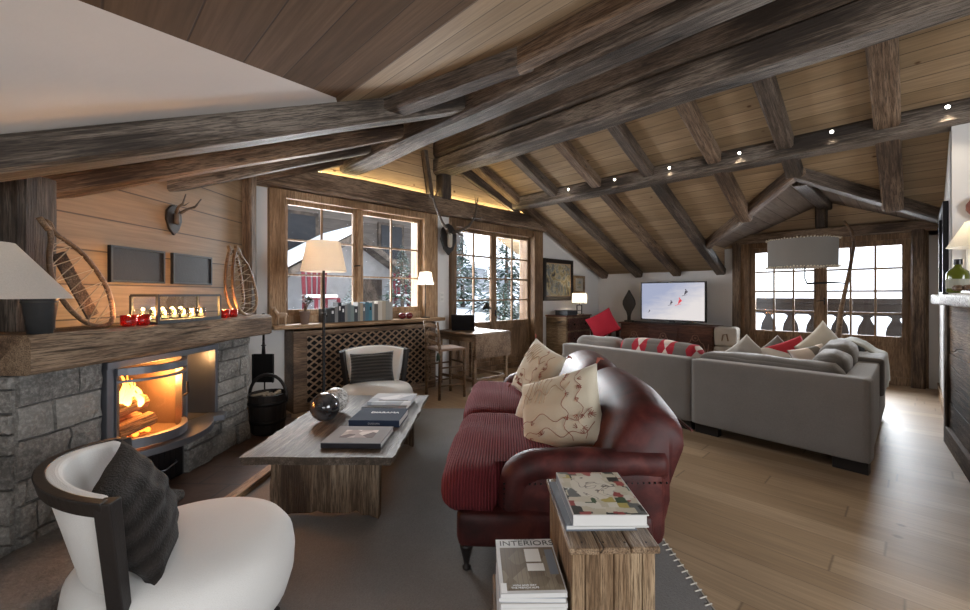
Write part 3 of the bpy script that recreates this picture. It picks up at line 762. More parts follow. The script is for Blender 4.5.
# things on the chimney breast and mantel (positions in the fireplace frame u, v, z)
def ft(name, label, cat, u, v, z, group=None, rz=0): return thing(name, label, cat, fp(u, v-.105, z), FA+rz, group)
for v0, v1, lab in ((3.0, 3.485, 'larger framed blackboard, the left one of the two above the mantel'), (3.57, 4.05, 'smaller framed blackboard, the right one nearer the corner post')):
    t = ft('blackboard', lab, 'blackboard', -2.84, (v0+v1)/2, 1.62, 'blackboards above the mantel'); w = (v1-v0)/2; h = .134
    b = NB(); bx(b, -.01, .008, -w, w, -h, h); obj('slate', b, M['slate'], t)
    b = NB(); f = .016
    for a in ((-w, -w+f, -h, h), (w-f, w, -h, h), (-w+f, w-f, h-f, h), (-w+f, w-f, -h, -h+f)): bx(b, -.01, .018, a[0], a[1], a[2], a[3])
    obj('frame', b, M['zinc'], t, bevel=.002)
def antler(b, pts, r0, r1, tines=()):
    n_ = len(pts); tube(b, pts, [r0+(r1-r0)*i/(n_-1) for i in range(n_)], 8)
    for p, q, r in tines: tube(b, [p, [(p[i]+q[i])/2 for i in range(3)][:2]+[(p[2]+q[2])/2-.012], q], [r, r*.8, r*.25], 7)
M['horn'] = plain('antler_horn', (.085,.065,.05), .55, bump=.6, bscale=50, var=.4)
M['bone'] = plain('skull_bone', (.42,.38,.32), .7, bump=.5, var=.2)
def shield(b, w, h, th):
    pts = [(0, -h*.55), (w*.3, -h*.36), (w*.5, -h*.05), (w*.46, h*.25), (w*.2, h*.42), (0, h*.47)]
    pts = pts + [(-x, z) for x, z in pts[-2:0:-1]]
    prism(b, pts, 0, th, 'x')
t = ft('roe_deer_trophy', 'small roe deer trophy on a dark shield, on the boards above the blackboards', 'trophy', -2.848, 3.59, 2.045)
b = NB(); shield(b, .17, .26, .022); obj('shield', b, M['dark_wood'], t, bevel=.006)
b = NB(); rbox(b, .02, .06, -.022, .022, -.05, .05, .02, 5); obj('skull', b, M['horn'], t, smooth=True)
for s in (-1, 1):
    b = NB(); antler(b, [(.05, .02*s, .05), (.09, .05*s, .09), (.15, .07*s, .12), (.19, .09*s, .19)], .014, .005, [((.12, .06*s, .105), (.19, .05*s, .13), .007)]); obj('antler', b, M['horn'], t, smooth=True)

# snowshoes: outlines measured in the wall-parallel plane (along the wall v, height z), leaning slightly
def snowshoe(label, u0, pts2, tail, lean, laces, board=None):
    cv = sum(p[0] for p in pts2)/len(pts2)
    t = ft('snowshoe', label, 'snowshoe', u0, cv, 1.20, 'old snowshoes on the mantel')
    P = lambda v, z, d=0: Vector((-lean*(z-1.2)+d, v-cv, z-1.2+.012))
    m = len(pts2); pts = []
    for i in range(m):
        p0, p1, p2, p3 = pts2[i-1], pts2[i], pts2[(i+1) % m], pts2[(i+2) % m]
        for q in (0, .33, .66):
            f = lambda k: .5*((2*p1[k])+(p2[k]-p0[k])*q+(2*p0[k]-5*p1[k]+4*p2[k]-p3[k])*q*q+(3*p1[k]-p0[k]-3*p2[k]+p3[k])*q**3)
            pts.append((f(0), f(1)))
    b = NB(); tube(b, [P(*p) for p in pts], .013, 8, closed=True); tube(b, [P(*p) for p in tail], .015, 8); obj('hoop', b, M['chair_wood'], t, smooth=True)
    b = NB(); N = len(pts)
    for k in range(laces):
        i = int(N*(.06+.42*k/laces)); j = (N-int(N*(.03+.42*((k+.5)/laces)))) % N
        tube(b, [P(*pts[i]), P(*pts[j])], .0028, 5)
        j2 = (N-int(N*(.1+.42*((k+.2)/laces)))) % N; tube(b, [P(*pts[i]), P(*pts[j2])], .0028, 5)
    obj('lacing', b, M['rawhide'], t)
    if board:
        b = NB(); (v0, z0), (v1, z1), w = board; d = Vector((0, v1-v0, z1-z0)).normalized(); nn = Vector((0, -d.z, d.y))*w
        q = [P(v0, z0, -.02)+nn, P(v0, z0, -.02)-nn, P(v1, z1, -.02)-nn, P(v1, z1, -.02)+nn]
        A = [b.verts.new(x) for x in q]; B = [b.verts.new(x+Vector((-.012, 0, 0))) for x in q]; b.faces.new(A); b.faces.new(B[::-1])
        for k in range(4): b.faces.new((A[k], B[k], B[(k+1) % 4], A[(k+1) % 4]))
        obj('foot_board', b, M['beam_brown'], t)
    return t
M['rawhide'] = plain('rawhide', (.3,.25,.18), .7)
snowshoe('large snowshoe leaning at the left end of the mantel beside the thick post', -2.38, [(2.242, 1.78), (2.252, 1.69), (2.232, 1.57), (2.242, 1.45), (2.303, 1.32), (2.403, 1.22), (2.513, 1.2), (2.563, 1.25), (2.553, 1.39), (2.503, 1.5), (2.423, 1.61), (2.333, 1.68), (2.272, 1.72)], [(2.242, 1.73), (2.202, 1.79)], .10, 9, ((2.303, 1.61), (2.463, 1.26), .035))
snowshoe('long snowshoe standing against the corner post at the right end of the mantel', -2.30, [(3.736, 1.8), (3.666, 1.68), (3.626, 1.52), (3.616, 1.37), (3.676, 1.24), (3.806, 1.2), (3.927, 1.29), (3.937, 1.44), (3.877, 1.62), (3.786, 1.72)], [(3.736, 1.74), (3.716, 1.82)], .12, 10)
snowshoe('second snowshoe half hidden behind the one at the right end of the mantel', -2.37, [(3.754, 1.79), (3.684, 1.68), (3.633, 1.52), (3.623, 1.37), (3.674, 1.26), (3.774, 1.23), (3.844, 1.31), (3.854, 1.46), (3.844, 1.62), (3.814, 1.73)], [(3.744, 1.74), (3.724, 1.82)], .12, 8)
# candle lantern box
t = ft('candle_lantern', 'long open metal and glass lantern box with tealights on the mantel', 'lantern', -2.36, 3.06, 1.20)
b = NB(); e = .008
for x in (-.09, .09):
    for y in (-.30, .30): bx(b, x-e, x+e, y-e, y+e, 0, .19)
    bx(b, x-e, x+e, -.30, .30, .182, .198); bx(b, x-e, x+e, -.30, .30, 0, .025)
for y in (-.30, .30): bx(b, -.09, .09, y-e, y+e, .182, .198); bx(b, -.09, .09, y-e, y+e, 0, .02)
bx(b, -.085, .085, -.30, .30, .012, .02)
obj('frame', b, M['zinc'], t)
b = NB(); bx(b, -.083, -.08, -.29, .29, .02, .18); obj('pane', b, M['clear_glass'], t)
M['flame_c'] = emit('candle_flame', (1, .55, .16), 16)
M['tealight'] = plain('wax', (.8,.7,.5), .5)
M['red_glass'] = None; n = NT('red_glass'); n.set((.75,.03,.02), .12); n.b.inputs['Transmission Weight'].default_value = .75; n.b.inputs['Emission Color'].default_value = (1,.1,.02,1); n.b.inputs['Emission Strength'].default_value = .0; M['red_glass'] = n.m
def flame(t, z, s=1.0):
    b = NB(); lathe(b, [(.0005, 0), (.005*s, .006*s), (.004*s, .014*s), (.0005, .026*s)], 8, cz=z); return obj('flame', b, M['flame_c'], t, smooth=True)
for k in range(6):
    t = ft('tealight_glass', ['clear tealight glass at the left end of the lantern box', 'second tealight glass from the left in the lantern box', 'third tealight glass from the left in the lantern box', 'third tealight glass from the right in the lantern box', 'second tealight glass from the right in the lantern box', 'clear tealight glass at the right end of the lantern box'][k], 'candle', -2.36, 2.845+.086*k, 1.221, 'tealights in the lantern box')
    b = NB(); lathe(b, [(.02, .0), (.032, .015), (.034, .075), (.031, .075), (.028, .012), (.0001, .01)], 16); obj('glass', b, M['clear_glass'], t, smooth=True)
    b = NB(); lathe(b, [(.0001, .012), (.02, .012), (.02, .03), (.0001, .03)], 14); obj('candle', b, M['tealight'], t)
    flame(t, .032, 1.4); light('candle_glow', 'POINT', fp(-2.36, 2.74+.086*k, 1.29), 1.7, (1, .5, .16), .01)
for k, (u, v, lab) in enumerate([(-2.30, 2.58, 'lit red glass votive left of the pair at the lantern left end'), (-2.30, 2.675, 'lit red glass votive right of the pair at the lantern left end'), (-2.30, 3.46, 'lit red glass votive beside the right end of the lantern'), (-2.30, 3.56, 'lit red glass votive nearest the far snowshoe')]):
    t = ft('votive', lab, 'candle', u, v, 1.20, 'red votive candles on the mantel')
    b = NB(); lathe(b, [(.028, 0), (.04, .012), (.043, .07), (.039, .07), (.035, .014), (.0001, .012)], 18); obj('glass', b, M['red_glass'], t, smooth=True)
    b = NB(); lathe(b, [(.0001, .016), (.02, .016), (.02, .035), (.0001, .035)], 14); obj('candle', b, M['tealight'], t)
    flame(t, .037, 1.3); light('candle_glow', 'POINT', fp(u, v-.105, 1.27), 1.3, (1, .4, .12), .01)
# small hanging bell on the mantel edge next to the snowshoe
q_ = w2(-2.15, 1.75); t = thing('floor_lamp', 'standing lamp with a wide pale conical shade at the left edge by the hearth', 'floor lamp', (q_.x, q_.y, .0), CAMA)
M['shade_linen'] = shade_mat('lamp_shade_linen', (.6,.57,.53), .3)
b = NB(); lathe(b, [(.315, 1.38), (.13, 1.62)], 48, cap=False); obj('lamp_shade', b, M['shade_linen'], t, smooth=True)
b = NB(); lathe(b, [(.16, 0), (.16, .02), (.02, .04), (.012, .2), (.012, 1.6), (.0001, 1.61)], 20); obj('pole', b, M['black_metal'], t, smooth=True)
light('hearth_lamp_bulb', 'POINT', (q_.x, q_.y, 1.48), .5, (1, .75, .5), .04)
t = ft('zinc_pot', 'dark zinc bucket pot standing on the mantel under the wide lamp shade', 'pot', -2.31, 2.095, 1.2)
b = NB(); lathe(b, [(.046, 0), (.068, .175), (.071, .18), (.063, .18), (.042, .01), (.0001, .008)], 28); obj('pot', b, M['zinc'], t, smooth=True)
b = NB(); lathe(b, [(.067, .155), (.072, .16), (.068, .165)], 28, cap=False); obj('rim', b, M['zinc'], t, smooth=True)
# shovel leaning in the corner, wooden bucket
sv = w2(-2.33, 4.42); t = thing('ash_shovel', 'black iron ash shovel leaning on the white wall above the wooden bucket', 'shovel', (sv.x, sv.y, .05), CAMA)
b = NB(); bx(b, -.11, .11, -.006, .006, .42, .72); bx(b, -.11, -.1, -.03, 0, .42, .72); bx(b, .1, .11, -.03, 0, .42, .72); obj('blade', b, M['black_metal'], t, bevel=.004)
b = NB(); tube(b, [(0, 0, .72), (0, .0, .86)], [.02, .012], 10); lathe(b, [(.012, .8), (.028, .81), (.012, .82)], 12); tube(b, [(0, 0, .86), (0, .0, 1.12)], .012, 10); ball(b, (0, 0, 1.13), .02, 6); obj('handle', b, M['black_metal'], t, smooth=True)
b = NB(); tube(b, [(0, .02, 0), (0, .02, .42)], .008, 8); obj('stand_rod', b, M['black_metal'], t)
bk = w2(-2.13, 4.12); t = thing('wooden_bucket', 'black staved wooden bucket with a hooped handle beside the fireplace', 'bucket', (bk.x, bk.y, .05), CAMA)
b = NB(); lathe(b, [(.135, 0), (.15, .02), (.178, .38), (.168, .385), (.155, .36), (.125, .03), (.0001, .03)], 20); obj('staves', b, M['ebony'] if 'ebony' in M else M['dark_wood'], t)
for z, r in ((.1, .158), (.28, .173)):
    b = NB(); lathe(b, [(r, z), (r+.006, z+.004), (r+.009, z+.036), (r+.003, z+.04)], 28, cap=False); obj('hoop', b, M['black_metal'], t, smooth=True)
b = NB(); tube(b, [(-.178, 0, .3)]+[(-.178*math.cos(PI*i/14), 0, .36+.2*math.sin(PI*i/14)) for i in range(15)]+[(.178, 0, .3)], .011, 8, flat=1.5); obj('handle', b, M['dark_wood'], t, smooth=True)
M['kindling'] = plain('kindling', (.28,.23,.17), .8, var=.4, bump=.4)
kr = random.Random(2)
for k in range(9):
    b = NB(); a = kr.random()*PI; c = Vector((.07*kr.uniform(-1,1), .07*kr.uniform(-1,1), .345+.012*k/3)); d = Vector((math.cos(a), math.sin(a), 0))*.075
    bx(b, -.08, .08, -.014, .014, -.009, .009, Matrix.Translation(c) @ Matrix.Rotation(a, 4, 'Z') @ Matrix.Rotation(kr.uniform(-.15,.15), 4, 'Y'))
    o = obj('kindling_stick', b, M['kindling'], None, bevel=.002); o.location = t.location; o.rotation_euler = t.rotation_euler
    tagk(o, 'split kindling stick lying in the top of the black wooden bucket', 'kindling', 'kindling in the bucket')

# ------------------------------------------------------------------ rug
def wt(name, label, cat, r, f, z=0.0, rz=0, group=None):
    p = w2(r, f); return thing(name, label, cat, (p.x, p.y, z), CAMA+rz, group)
RZ = .012
t = wt('rug', 'large charcoal rug with a white whip-stitched edge under the coffee table and leather sofa', 'rug', -.35, 3.0)
b = NB(); bx(b, -1.36, 1.36, -2.3, 2.1, 0, .011); obj('pile', b, M['rug'], t)
b = NB()
for s, x in ((1, 1.36), (-1, -1.36)):
    y = -2.3
    while y < 2.1:
        tube(b, [(x-s*.03, y, .0125), (x+s*.006, y+.012, .013), (x+s*.008, y+.02, .002)], .0035, 5); y += .045
    tube(b, [(x, -2.3, .011), (x, 2.1, .011)], .004, 5)
obj('whip_stitching', b, M['rug_thread'], t)

# ------------------------------------------------------------------ coffee table
t = wt('coffee_table', 'long weathered wooden coffee table with a live edge and slab legs', 'coffee table', -.985, 3.25, RZ)
b = NB(); n_ = 26
def edge(s, y): return s*(.425+.02*mnoise.noise(Vector((y*3, s*4, 0)))+.014*mnoise.noise(Vector((y*11, s*7, 2)))+(.02 if s > 0 else .05*(y < .3)))
ys = [-.76+1.52*i/n_ for i in range(n_+1)]
cols_ = [-1, -.6, -.2, .2, .6, 1]
rows = []
for y in ys:
    e0, e1 = edge(-1, y), edge(1, y); rw = []
    for k, c in enumerate(cols_):
        x = e0+(e1-e0)*(c+1)/2; yy = y + (.014*mnoise.noise(Vector((x*9, y, 4))) if y in (ys[0], ys[-1]) else 0)
        rw.append((x, yy, .42+.003*mnoise.noise(Vector((x*6, y*6, 1)))))
    rows.append(rw)
top = [[b.verts.new(p) for p in rw] for rw in rows]
bot = [[b.verts.new((p[0]*(.965), p[1]*.99, p[2]-.05)) for p in rw] for rw in rows]
for i in range(n_):
    for k in range(5):
        b.faces.new((top[i][k], top[i][k+1], top[i+1][k+1], top[i+1][k])); b.faces.new((bot[i][k], bot[i+1][k], bot[i+1][k+1], bot[i][k+1]))
    b.faces.new((top[i][0], top[i+1][0], bot[i+1][0], bot[i][0])); b.faces.new((top[i][5], bot[i][5], bot[i+1][5], top[i+1][5]))
for k in range(5): b.faces.new((top[0][k], bot[0][k], bot[0][k+1], top[0][k+1])); b.faces.new((top[n_][k], top[n_][k+1], bot[n_][k+1], bot[n_][k]))
M['table_top'] = timber('coffee_table_top', (.065,.048,.036), (.145,.115,.09), (.25,.21,.17), .5, axis='y', bump=.5)
obj('tabletop', b, M['table_top'], t)
M['slab_leg'] = timber('table_slab', (.06,.036,.022), (.16,.11,.07), (.28,.21,.145), .65, axis='z', bump=.8)
for y0, y1 in ((-.66, -.6), (.56, .62)):
    b = NB(); n_ = 16
    pts = [(-.34+.012*mnoise.noise(Vector((z*9, y0, 0))), z) for z in (.37, .28, .2, .1, .0)]
    lower = []
    for i in range(1, n_):
        x = -.33+.64*i/n_; lower.append((x, .018+.035*abs(math.sin(i*1.05+.5))*(1 if 2 < i < n_-2 else .3)))
    right = [(.33+.012*mnoise.noise(Vector((z*9, y0, 7))), z) for z in (.0, .1, .2, .28, .37)]
    poly = pts+lower+right
    prism(b, poly, y0, y1, 'y'); bmesh.ops.triangulate(b, faces=[f for f in b.faces if len(f.verts) > 4])
    obj('leg', b, M['slab_leg'], t)
TT = RZ+.4235
# balls
n = NT('black_marble'); p = n.coord(); f = n.noise(p, 12, 6); n.set(n.ramp(f, [(.4, (.012,.012,.013)), (.6, (.06,.06,.065))]), .12, coat=.5); M['marble'] = n.m
n = NT('mottled_white'); p = n.coord(); f = n.noise(p, 70, 3, .7); n.set(n.ramp(f, [(.4, (.12,.115,.11)), (.6, (.6,.58,.55))]), .35); n.bump(f, .5, .004); M['mottled'] = n.m
for r, f_, rad, mt, lab in ((-1.215, 3.19, .108, 'marble', 'shiny black stone ball on the coffee table'), (-1.22, 3.43, .1, 'mottled', 'speckled white and grey ball behind the black one on the coffee table')):
    p = w2(r, f_); b = NB(); ball(b, (0, 0, rad), rad, 20); o = obj('decorative_ball', b, M[mt], None, (p.x, p.y, TT), smooth=True); tagk(o, lab, 'ball', 'decorative balls')
# books
def book(label, r, f, z, w, l, h, cover, rz=0, spine='left', group=None, art=None, pages='paper', name='book'):
    """hardback lying flat: cover boards + page block; returns the thing"""
    t = wt(name, label, 'book', r, f, z, rz, group)
    b = NB(); c = .003
    bx(b, -w/2, w/2, -l/2, l/2, 0, c); bx(b, -w/2, w/2, -l/2, l/2, h-c, h)
    if spine == 'left': bx(b, -w/2, -w/2+c, -l/2, l/2, c, h-c)
    elif spine == 'near': bx(b, -w/2, w/2, -l/2, -l/2+c, c, h-c)
    obj('cover', b, cover, t)
    b = NB(); x0 = -w/2+.004; y0 = -l/2+(.006 if spine != 'near' else .004)
    bx(b, x0, w/2-.005, y0, l/2-.006, c, h-c); obj('pages', b, M[pages], t)
    return t
def coverpic(name, col, stops, scale=9):
    n = NT(name); p = n.coord('Object'); v = n.vor(p, scale, 'F1', 'Color'); g = n.sep(v)[0]
    n.set(n.ramp(g, stops), .75, spec=.1); return n.m
M['navy'] = plain('navy_cover', (.02,.03,.055), .75, spec=.1); M['darkcover'] = plain('dark_cover', (.02,.018,.022), .35); M['greycover'] = plain('pale_grey_cover', (.24,.245,.26), .75, spec=.1)
M['lettering'] = plain('white_lettering', (.8,.8,.8), .5); M['blacklet'] = plain('black_lettering', (.02,.02,.02), .5); M['greylet'] = plain('grey_lettering', (.3,.31,.33), .5)
t = book('pale book with a photo panel on its cover, nearest on the coffee table', -.835, 2.79, TT, .38, .33, .034, M['greycover'], -.03, 'near', 'large books on the coffee table')
b = NB(); bx(b, -.19, .19, -.166, -.163, .0, .03); obj('spine', b, M['darkcover'], t)
b = NB(); bx(b, -.11, .11, -.07, .08, .0342, .0352); obj('cover_photo', b, coverpic('cover_photo_pic', 0, [(0, (.12,.1,.11)), (.5, (.55,.5,.5)), (.8, (.75,.72,.72))], 14), t)
t = book('dark blue book with pale title letters in the middle of the coffee table row', -.80, 3.2, TT, .37, .32, .05, M['navy'], -.03, 'near', 'large books on the coffee table')
text('title', 'DIARAMA', .05, M['lettering'], t, (.03, .04, .0505), (0, 0, 0)); text('spine_title', 'DIARAMA', .02, M['greylet'], t, (0, -.1605, .025), (PI/2, 0, 0))
t = book('grey book with black lettering on its spine, furthest stack on the coffee table', -.83, 3.63, TT, .37, .34, .035, M['greycover'], -.03, 'near', 'large books on the coffee table')
text('spine_title', 'SUR MESURE', .028, M['blacklet'], t, (0, -.1705, .018), (PI/2, 0, 0))
t = book('light photo book lying on the grey book at the far end of the coffee table', -.80, 3.66, TT+.0355, .36, .31, .026, coverpic('landscape_cover', 0, [(0, (.3,.33,.38)), (.5, (.55,.57,.6)), (1, (.7,.72,.74))], 6), -.03, 'near', 'large books on the coffee table')
b = NB(); bx(b, -.1, .15, -.11, -.075, .0262, .0268); obj('title_band', b, M['darkcover'], t)

# ------------------------------------------------------------------ tub chairs
def tub_chair(label, r, f, facing, group):
    """local +x is where the sitter looks"""
    p = w2(r, f); t = thing('tub_chair', label, 'armchair', (p.x, p.y, RZ), CAMA+facing, group)
    b = NB()
    def sq(w):
        d = Vector((w.x, w.y)); return w
    # round thick seat drum: superellipse
    prof = [(.30, .1), (.36, .14), (.385, .22), (.39, .3), (.38, .36), (.35, .4), (.28, .425), (.15, .435), (.0001, .438)]
    lathe(b, [(.27, .08)]+prof, 48); 
    for v in b.verts: v.co.x = v.co.x*.98+.015
    obj('seat', b, M['white_weave'], t, smooth=True)
    # curved back: dark rail and posts, white padding inside and outside
    A0, A1 = R(121), R(239); n_ = 30
    def P(a, rad, z): return (rad*math.cos(a)*.92-.02, rad*math.sin(a)*1.0, z)
    def top(t_): return .755+.03*math.sin(PI*t_)
    b = NB()
    def band(b, ri, ro, z0f, z1f, a0=A0, a1=A1, n=n_, ln=.26):
        rings = []
        for i in range(n+1):
            t_ = i/n; a = a0+(a1-a0)*t_; lean = .03
            z0, z1 = z0f(t_), z1f(t_)
            rings.append([b.verts.new(P(a, q, z)) for q, z in ((ri-ln*(z1-z0), z0), (ri, z1), (ro, z1), (ro-ln*(z1-z0), z0))])
        for A, B in zip(rings, rings[1:]):
            for k in range(4): b.faces.new((A[k], A[(k+1) % 4], B[(k+1) % 4], B[k]))
        b.faces.new(rings[0][::-1]); b.faces.new(rings[-1])
    band(b, .365, .418, lambda t_: .40, lambda t_: top(t_)+.004, A0+.06, A1-.06)
    o = obj('back_padding', b, M['white_weave'], t, smooth=False, bevel=.015, seg=3)
    b = NB(); band(b, .405, .44, lambda t_: top(t_)-.045, lambda t_: top(t_)+.006); obj('top_rail', b, M['dark_wood'], t, bevel=.004)
    for a in (A0, A1):
        b = NB(); c0 = Vector(P(a, .385, 0)); rad = Vector((math.cos(a), math.sin(a), 0)); tg = Vector((-math.sin(a), math.cos(a), 0))
        z1 = .758
        vs = []
        for z, off, ww in ((0, -.10, .02), (.3, -.05, .024), (z1, .03, .032)):
            for s1, s2 in ((-1,-1),(1,-1),(1,1),(-1,1)): vs.append(b.verts.new(c0+rad*(off*.8+s1*ww*.8)+tg*(s2*.024)+Vector((0,0,z))))
        for k in range(2):
            for q in range(4): b.faces.new((vs[k*4+q], vs[k*4+(q+1)%4], vs[k*4+4+(q+1)%4], vs[k*4+4+q]))
        b.faces.new(vs[:4][::-1]); b.faces.new(vs[8:])
        obj('back_post', b, M['dark_wood'], t, bevel=.004)
    for a in (R(40), R(-40)):
        b = NB(); lathe(b, [(.015, 0), (.024, .1)], 12, cx=.3*math.cos(a)+.05, cy=.3*math.sin(a)); obj('leg', b, M['dark_wood'], t)
    return t
tub_chair('white woven tub chair with a dark bent rail, in the left foreground', -1.20, 1.69, R(38), 'white tub chairs')
tub_chair('white tub chair facing the viewer at the far end of the coffee table', -1.17, 4.52, R(-72), 'white tub chairs')
M['fur'] = fabric('dark_ruched_velvet', (.01,.008,.007), (.042,.035,.031), 120, bump=1.0, sheen=.05, rib=('y', 95, .6), blot=.4)
M['char_cushion'] = fabric('charcoal_quilted', (.02,.02,.019), (.055,.053,.05), 120, bump=.8, rib=('y', 190, .6))
def cushion(label, mat, r, f, z, w, h, th, yaw, tilt, roll=0, group=None, name='cushion', parts=None, seed=0, world=None, ruffle=0):
    """standing cushion: local x = width, y = up the cushion, z = its face normal"""
    p = Vector((world[0], world[1], 0)) if world else w2(r, f); t = bpy.data.objects.new(name, None)
    b = NB(); pillow(b, w, h, th, 18, .07, ruffle, seed)
    base = CAMA if not world else 0
    o = obj(name, b, mat, None, smooth=True)
    Mx = Matrix.Translation((p.x, p.y, z)) @ Matrix.Rotation(base+yaw, 4, 'Z') @ Matrix.Rotation(PI/2-tilt, 4, 'X') @ Matrix.Rotation(roll, 4, 'Z')
    bpy.data.objects.remove(t)
    if parts is None:
        o.matrix_world = Mx; tagk(o, label, 'cushion', group); return o
    root = bpy.data.objects.new(name, None); C.objects.link(root); root.matrix_world = Mx; tagk(root, label, 'cushion', group)
    o.name = 'cover'; o.parent = root
    return root
cushion('dark ruched velvet cushion leaning in the near tub chair', M['fur'], -1.27, 1.54, .61, .46, .40, .17, R(118), R(24), R(8), 'tub chair cushions', seed=3, ruffle=.006)
cushion('charcoal quilted cushion on the far tub chair', M['char_cushion'], -1.19, 4.42, .63, .46, .32, .13, R(4), R(20), R(4), 'tub chair cushions', seed=5)

# ------------------------------------------------------------------ floor lamp behind the coffee table
M['lamp_shade_warm'] = shade_mat('lamp_shade_warm', (.5,.45,.39), .4)
t = wt('floor_lamp', 'slim dark floor lamp with a beige linen cone shade before the window', 'floor lamp', -1.555, 4.05, 0)
b = NB(); lathe(b, [(.15, 0), (.15, .015), (.02, .03), (.014, .06), (.013, 1.62), (.008, 1.8), (.0001, 1.8)], 20); obj('pole', b, M['black_metal'], t, smooth=True)
b = NB(); lathe(b, [(.022, 1.2), (.024, 1.215), (.013, 1.22)], 14, cap=False); ball(b, (.03, 0, 1.19), .012, 5); obj('switch', b, M['black_metal'], t)
b = NB(); lathe(b, [(.21, 1.615), (.152, 1.905)], 40, cap=False); obj('lamp_shade', b, M['lamp_shade_warm'], t, smooth=True)
b = NB()
for k in range(3): tube(b, [(0, 0, 1.88), (.152*math.cos(k*2.1), .152*math.sin(k*2.1), 1.9)], .003, 5)
obj('shade_carrier', b, M['black_metal'], t)
p = w2(-1.555, 4.05); light('floor_lamp_bulb', 'POINT', (p.x, p.y, 1.74), 3.4, (1, .78, .55), .035)

# ------------------------------------------------------------------ radiator cabinet with lattice
t = thing('radiator_cabinet', 'dark wooden radiator cabinet with a diagonal lattice front under the window', 'cabinet', (XW, 2.85, 0))
M['cab'] = timber('cabinet_wood', (.06,.033,.018), (.15,.09,.052), (.26,.17,.105), .45, axis='y', bump=.3, crack=False)
CX0 = .0; CX = .30
b = NB(); Y0, Y1 = -1.03, 1.05
bx(b, CX-.04, CX, Y0, Y0+.16, 0, .985); bx(b, CX-.04, CX, Y1-.1, Y1, 0, .985); bx(b, CX-.04, CX, Y0+.16, Y1-.1, .9, .985); bx(b, CX-.04, CX, Y0+.16, Y1-.1, 0, .1)
bx(b, .0, CX-.04, Y0, Y0+.03, 0, .985); bx(b, .0, CX-.04, Y1-.03, Y1, 0, .985); bx(b, 0, CX-.0, Y0, Y1, .955, .985)
obj('frame', b, M['cab'], t, bevel=.005)
b = NB(); bx(b, .02, .05, Y0+.03, Y1-.03, .02, .95); obj('back_panel', b, M['black'], t)
M['lat'] = plain('lattice_strip', (.24,.16,.105), .45, var=.2)
b = NB(); w_ = .0095; a0, a1, c0, c1 = Y0+.16, Y1-.1, .1, .9
sp = .072
def strip(b, s, off, x0, x1):
    # line z = s*y + off clipped to the rectangle
    pts = []
    for y in (a0, a1):
        z = s*y+off
        if c0 <= z <= c1: pts.append((y, z))
    for z in (c0, c1):
        y = (z-off)/s
        if a0 < y < a1: pts.append((y, z))
    if len(pts) < 2: return
    (y0, z0), (y1, z1) = pts[0], pts[1]; L = math.hypot(y1-y0, z1-z0)
    if L < .03: return
    ny, nz = -(z1-z0)/L*w_, (y1-y0)/L*w_
    prism(b, [(y0+ny, z0+nz), (y1+ny, z1+nz), (y1-ny, z1-nz), (y0-ny, z0-nz)], x0, x1, 'x')
for k in range(-60, 60):
    strip(b, .75, k*sp*1.25, CX-.022, CX-.012)
for k in range(-60, 60):
    strip(b, -.75, k*sp*1.25, CX-.034, CX-.023)
obj('lattice', b, M['lat'], t)

# ------------------------------------------------------------------ things on the window sill
ZS = 1.041
M['terracotta'] = plain('weathered_terracotta', (.18,.12,.095), .85, bump=.3, var=.3)
M['leaf_dark'] = plain('dark_leaf', (.022,.04,.022), .6, var=.4)
def plant(name, label, loc, potr, poth, seed, n_st, hh, spread, mat, leaf=.028):
    t = thing(name, label, 'potted plant', loc)
    b = NB(); lathe(b, [(potr*.72, 0), (potr*.95, poth*.82), (potr, poth*.83), (potr, poth), (potr*.88, poth), (potr*.8, poth*.85), (.0001, poth*.85)], 20); obj('pot', b, M['terracotta'], t, smooth=False)
    rn = random.Random(seed); b = NB(); lf = NB()
    for k in range(n_st):
        a = rn.random()*6.28; e = Vector((spread*math.cos(a)*rn.uniform(.4, 1), spread*math.sin(a)*rn.uniform(.4, 1), poth+hh*rn.uniform(.6, 1)))
        s_ = Vector((0, 0, poth*.8)); mid = (s_+e)/2+Vector((0, 0, hh*.15)); pts = [s_, mid, e]; tube(b, [s_, (s_+mid)/2, mid, (mid+e)/2, e], .0035, 5)
        for j in range(9):
            q = mid.lerp(e, rn.random()*1.05); d = Vector((rn.uniform(-1,1), rn.uniform(-1,1), rn.uniform(-.5,.7))).normalized(); s2 = d.cross(Vector((0,0,1))).normalized()*leaf*.4
            vs = [lf.verts.new(v) for v in (q, q+d*leaf*.5+s2, q+d*leaf, q+d*leaf*.5-s2)]; lf.faces.new(vs)
    obj('stems', b, M['table_leg_wood'], t); obj('foliage', lf, mat, t, smooth=True)
    return t
plant('potted_bonsai', 'small dark-leaved plant in a terracotta pot on the left end of the sill', (XW+.22, 1.98, ZS), .06, .15, 4, 9, .2, .12, M['leaf_dark'], .04)
t = thing('wooden_horse_figure', 'small pale wooden figure on the far left of the sill', 'figurine', (XW+.2, 1.72, ZS), R(80))
M['pale_fig'] = plain('pale_carved_wood', (.42,.3,.2), .6, var=.3, bump=.3)
b = NB(); rbox(b, -.05, .06, -.022, .022, .08, .14, .02, 5)
for x in (-.035, .04):
    for y in (-.014, .014): tube(b, [(x, y, .1), (x, y, 0)], [.013, .009], 7)
tube(b, [(-.04, 0, .12), (-.07, 0, .17), (-.075, 0, .2)], [.024, .02, .015], 8); rbox(b, -.115, -.06, -.013, .013, .18, .212, .012, 4); tube(b, [(.055, 0, .13), (.08, 0, .09)], [.007, .003], 6)
obj('body', b, M['pale_fig'], t, smooth=True)
